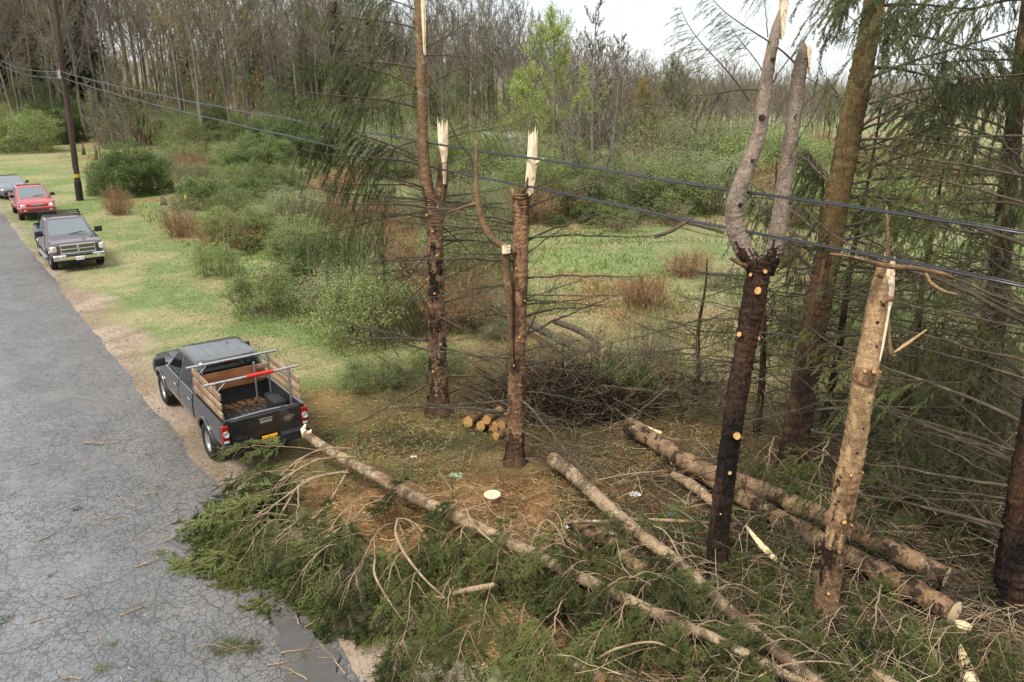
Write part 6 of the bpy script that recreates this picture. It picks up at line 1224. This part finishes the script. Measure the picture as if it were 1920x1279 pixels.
pl_ = add('licence_plate', V['yellow'], lambda mb: bbox(mb, (-3.02, -.02, .68), (.012, .31, .155), .004)); text_mesh('14162-M', .088, 'plate_number', V['ink'], pl_, (-3.029, -.02, .68), (R(90), 0, R(-90)), .001)
text_mesh('TACOMA', .062, 'badge_lettering', V['chrome'], g1, (-2.956, .52, .80), (R(90), 0, R(-90)), .003); text_mesh('PRERUNNER', .03, 'badge_lettering', V['chrome'], g1, (-2.956, .55, .85), (R(90), 0, R(-90)), .002)
add('bed_debris', TW, lambda mb: [tube(mb, [(-1.3 + rng.normal(0, .13), y_, .79), (-1.25 + rng.normal(0, .2), y_ + .1, .83)], .007, 4, 0, False, col=(.13, .065, .03)) for y_ in rng.uniform(-.6, .6, 130)])
jug = MB(); bbox(jug, (-2.05, -.56, .95), (.5, .3, .3), .06, 3); o = jug.build('tool_box', V['liner'], None, smooth=True, sharp=50, loc=g1.location); o.rotation_euler = g1.rotation_euler; tag(o, 'black plastic box with a strap in the right corner of the grey pickup bed', 'box')
mb = MB(); tube(mb, [(-2.33, -.62, .97), (-2.34, -.52, 1.02), (-2.33, -.46, .9)], .012, 6); mb.build('strap', V['steel'], o)
# maroon pickup facing the camera
g2, car2, pm2 = pickup('pickup_truck', 38.6, 4.52, False, 'maroon pickup facing the camera, chrome cross grille, dark rack over its cab', (.04, .014, .018), wb=3.57, W=1.0, tyre=.40, bed=(-2.85, -1.2), cabx=(-1.12, 1.15), roofx=(-.95, .42), hood=(1.28, 1.24, 1.18), nose=2.78, tail=-2.95, roof=1.88, belt=1.28, rail=1.3, zb=.5, chrome_grille=True, sidestep=True)
def add2(nm, mat, fn, parent=None): mb = MB(); fn(mb); return mb.build(nm, mat, parent or g2, smooth=True, sharp=40)
pl2 = add2('licence_plate', V['white'], lambda mb: bbox(mb, (2.92, 0, .56), (.012, .31, .155), .004)); text_mesh('HJA 21K', .085, 'plate_number', V['ink'], pl2, (2.928, 0, .56), (R(90), 0, R(90)), .001)
for sg in (-1, 1): add2('rack_leg', V['black'], lambda mb: tube(mb, [(-1.25, sg * .9, 1.28), (-1.15, sg * .8, 1.9), (-1.1, sg * .72, 2.02)], .03, 8))
add2('rack_bar', V['black'], lambda mb: tube(mb, [(-1.1, -.8, 2.02), (-1.1, .8, 2.02)], .03, 8)); add2('rack_rail', V['black'], lambda mb: tube(mb, [(-1.15, -.78, 1.92), (-1.15, .78, 1.92)], .022, 8))
# red pickup
g3, car3, pm3 = pickup('pickup_truck', 54.0, 4.85, False, 'red pickup with black mirrors parked behind the maroon one', (.33, .009, .013), wb=3.24, W=.93, tyre=.38, hood=(1.18, 1.12, 1.0), belt=1.16, rail=1.18, roof=1.72, zb=.48)
# sedan
root = empty('parked_car', ST_(64.8, 4.75), HEAD + PI); root.location.z = .02; tag(root, 'dark blue grey sedan at the left edge, last in the row of parked vehicles', 'car', 'vehicles parked along the verge')
pm4 = paint('sedan paint', (.045, .06, .075)); car4 = Car(root, .9, [(-2.3, .88), (-1.6, .98), (-.9, .95), (.9, .92), (1.0, .95), (1.8, .84), (2.2, .7), (2.3, .6)], [(-2.3, .34), (-1.3, .24), (1.3, .24), (2.3, .26)], [(-2.3, .84), (-2.0, .95), (-1.2, 1), (1.3, 1), (1.8, .95), (2.15, .84), (2.3, .68)], pm4)
b4 = car4.shell(-2.3, 2.3); bool_cut(b4, arch_cutters((1.32, -1.32), 0, .36, .9, .32)); b4.data.set_sharp_from_angle(angle=R(38))
for p in b4.data.polygons: p.use_smooth = True
B, T = (-1.85, 1.15, .84), (-.95, .2, .6); cabin(root, B, T, .88, 1.36, pm4)
cab_pane('windshield', root, B, T, .88, 1.36, (-.74, .74, .08, .95, -.54, .54), 'F', V['glass']); cab_pane('rear_window', root, B, T, .88, 1.36, (-.7, .7, .1, .9, -.5, .5), 'B', V['glass_dark'])
for sg, F in ((1, 'L'), (-1, 'R')):
    cab_pane('side_window', root, B, T, .88, 1.36, (-.2, .75, .12, .9, -.2, .2), F, V['glass_dark']); cab_pane('side_window', root, B, T, .88, 1.36, (-1.25, -.28, .12, .9, -.85, -.28), F, V['glass_dark'])
    for x in (1.32, -1.32): wheel(root, x, sg * .79, .32, .2, .2, 7)
    mirror(root, .8, sg * .83, .96, sg, V['black'], .85)
    for a, c_ in ((-.18, .82), (-1.0, -.2)): d = car4.side_panel('door', a, c_, .36, .88, sg); handle(d, a + .12, sg * (car4.y(a + .12, .76) + .008), .76, sg, pm4)
    mb = MB(); bbox(mb, (2.08, sg * .62, .64), (.26, .3, .15), .05, 3, rot=(0, 0, -sg * .5)); mb.build('headlight', V['clear'], root, smooth=True, sharp=50); mb = MB(); bbox(mb, (-2.26, sg * .6, .74), (.1, .3, .14), .03); mb.build('tail_light', V['red'], root)
mb = MB(); bbox(mb, (2.26, 0, .42), (.14, 1.3, .18), .05, 3); mb.build('air_intake', V['black'], root); mb = MB(); bbox(mb, (2.35, .1, .5), (.012, .31, .15), .004); pl4 = mb.build('licence_plate', V['white'], root)
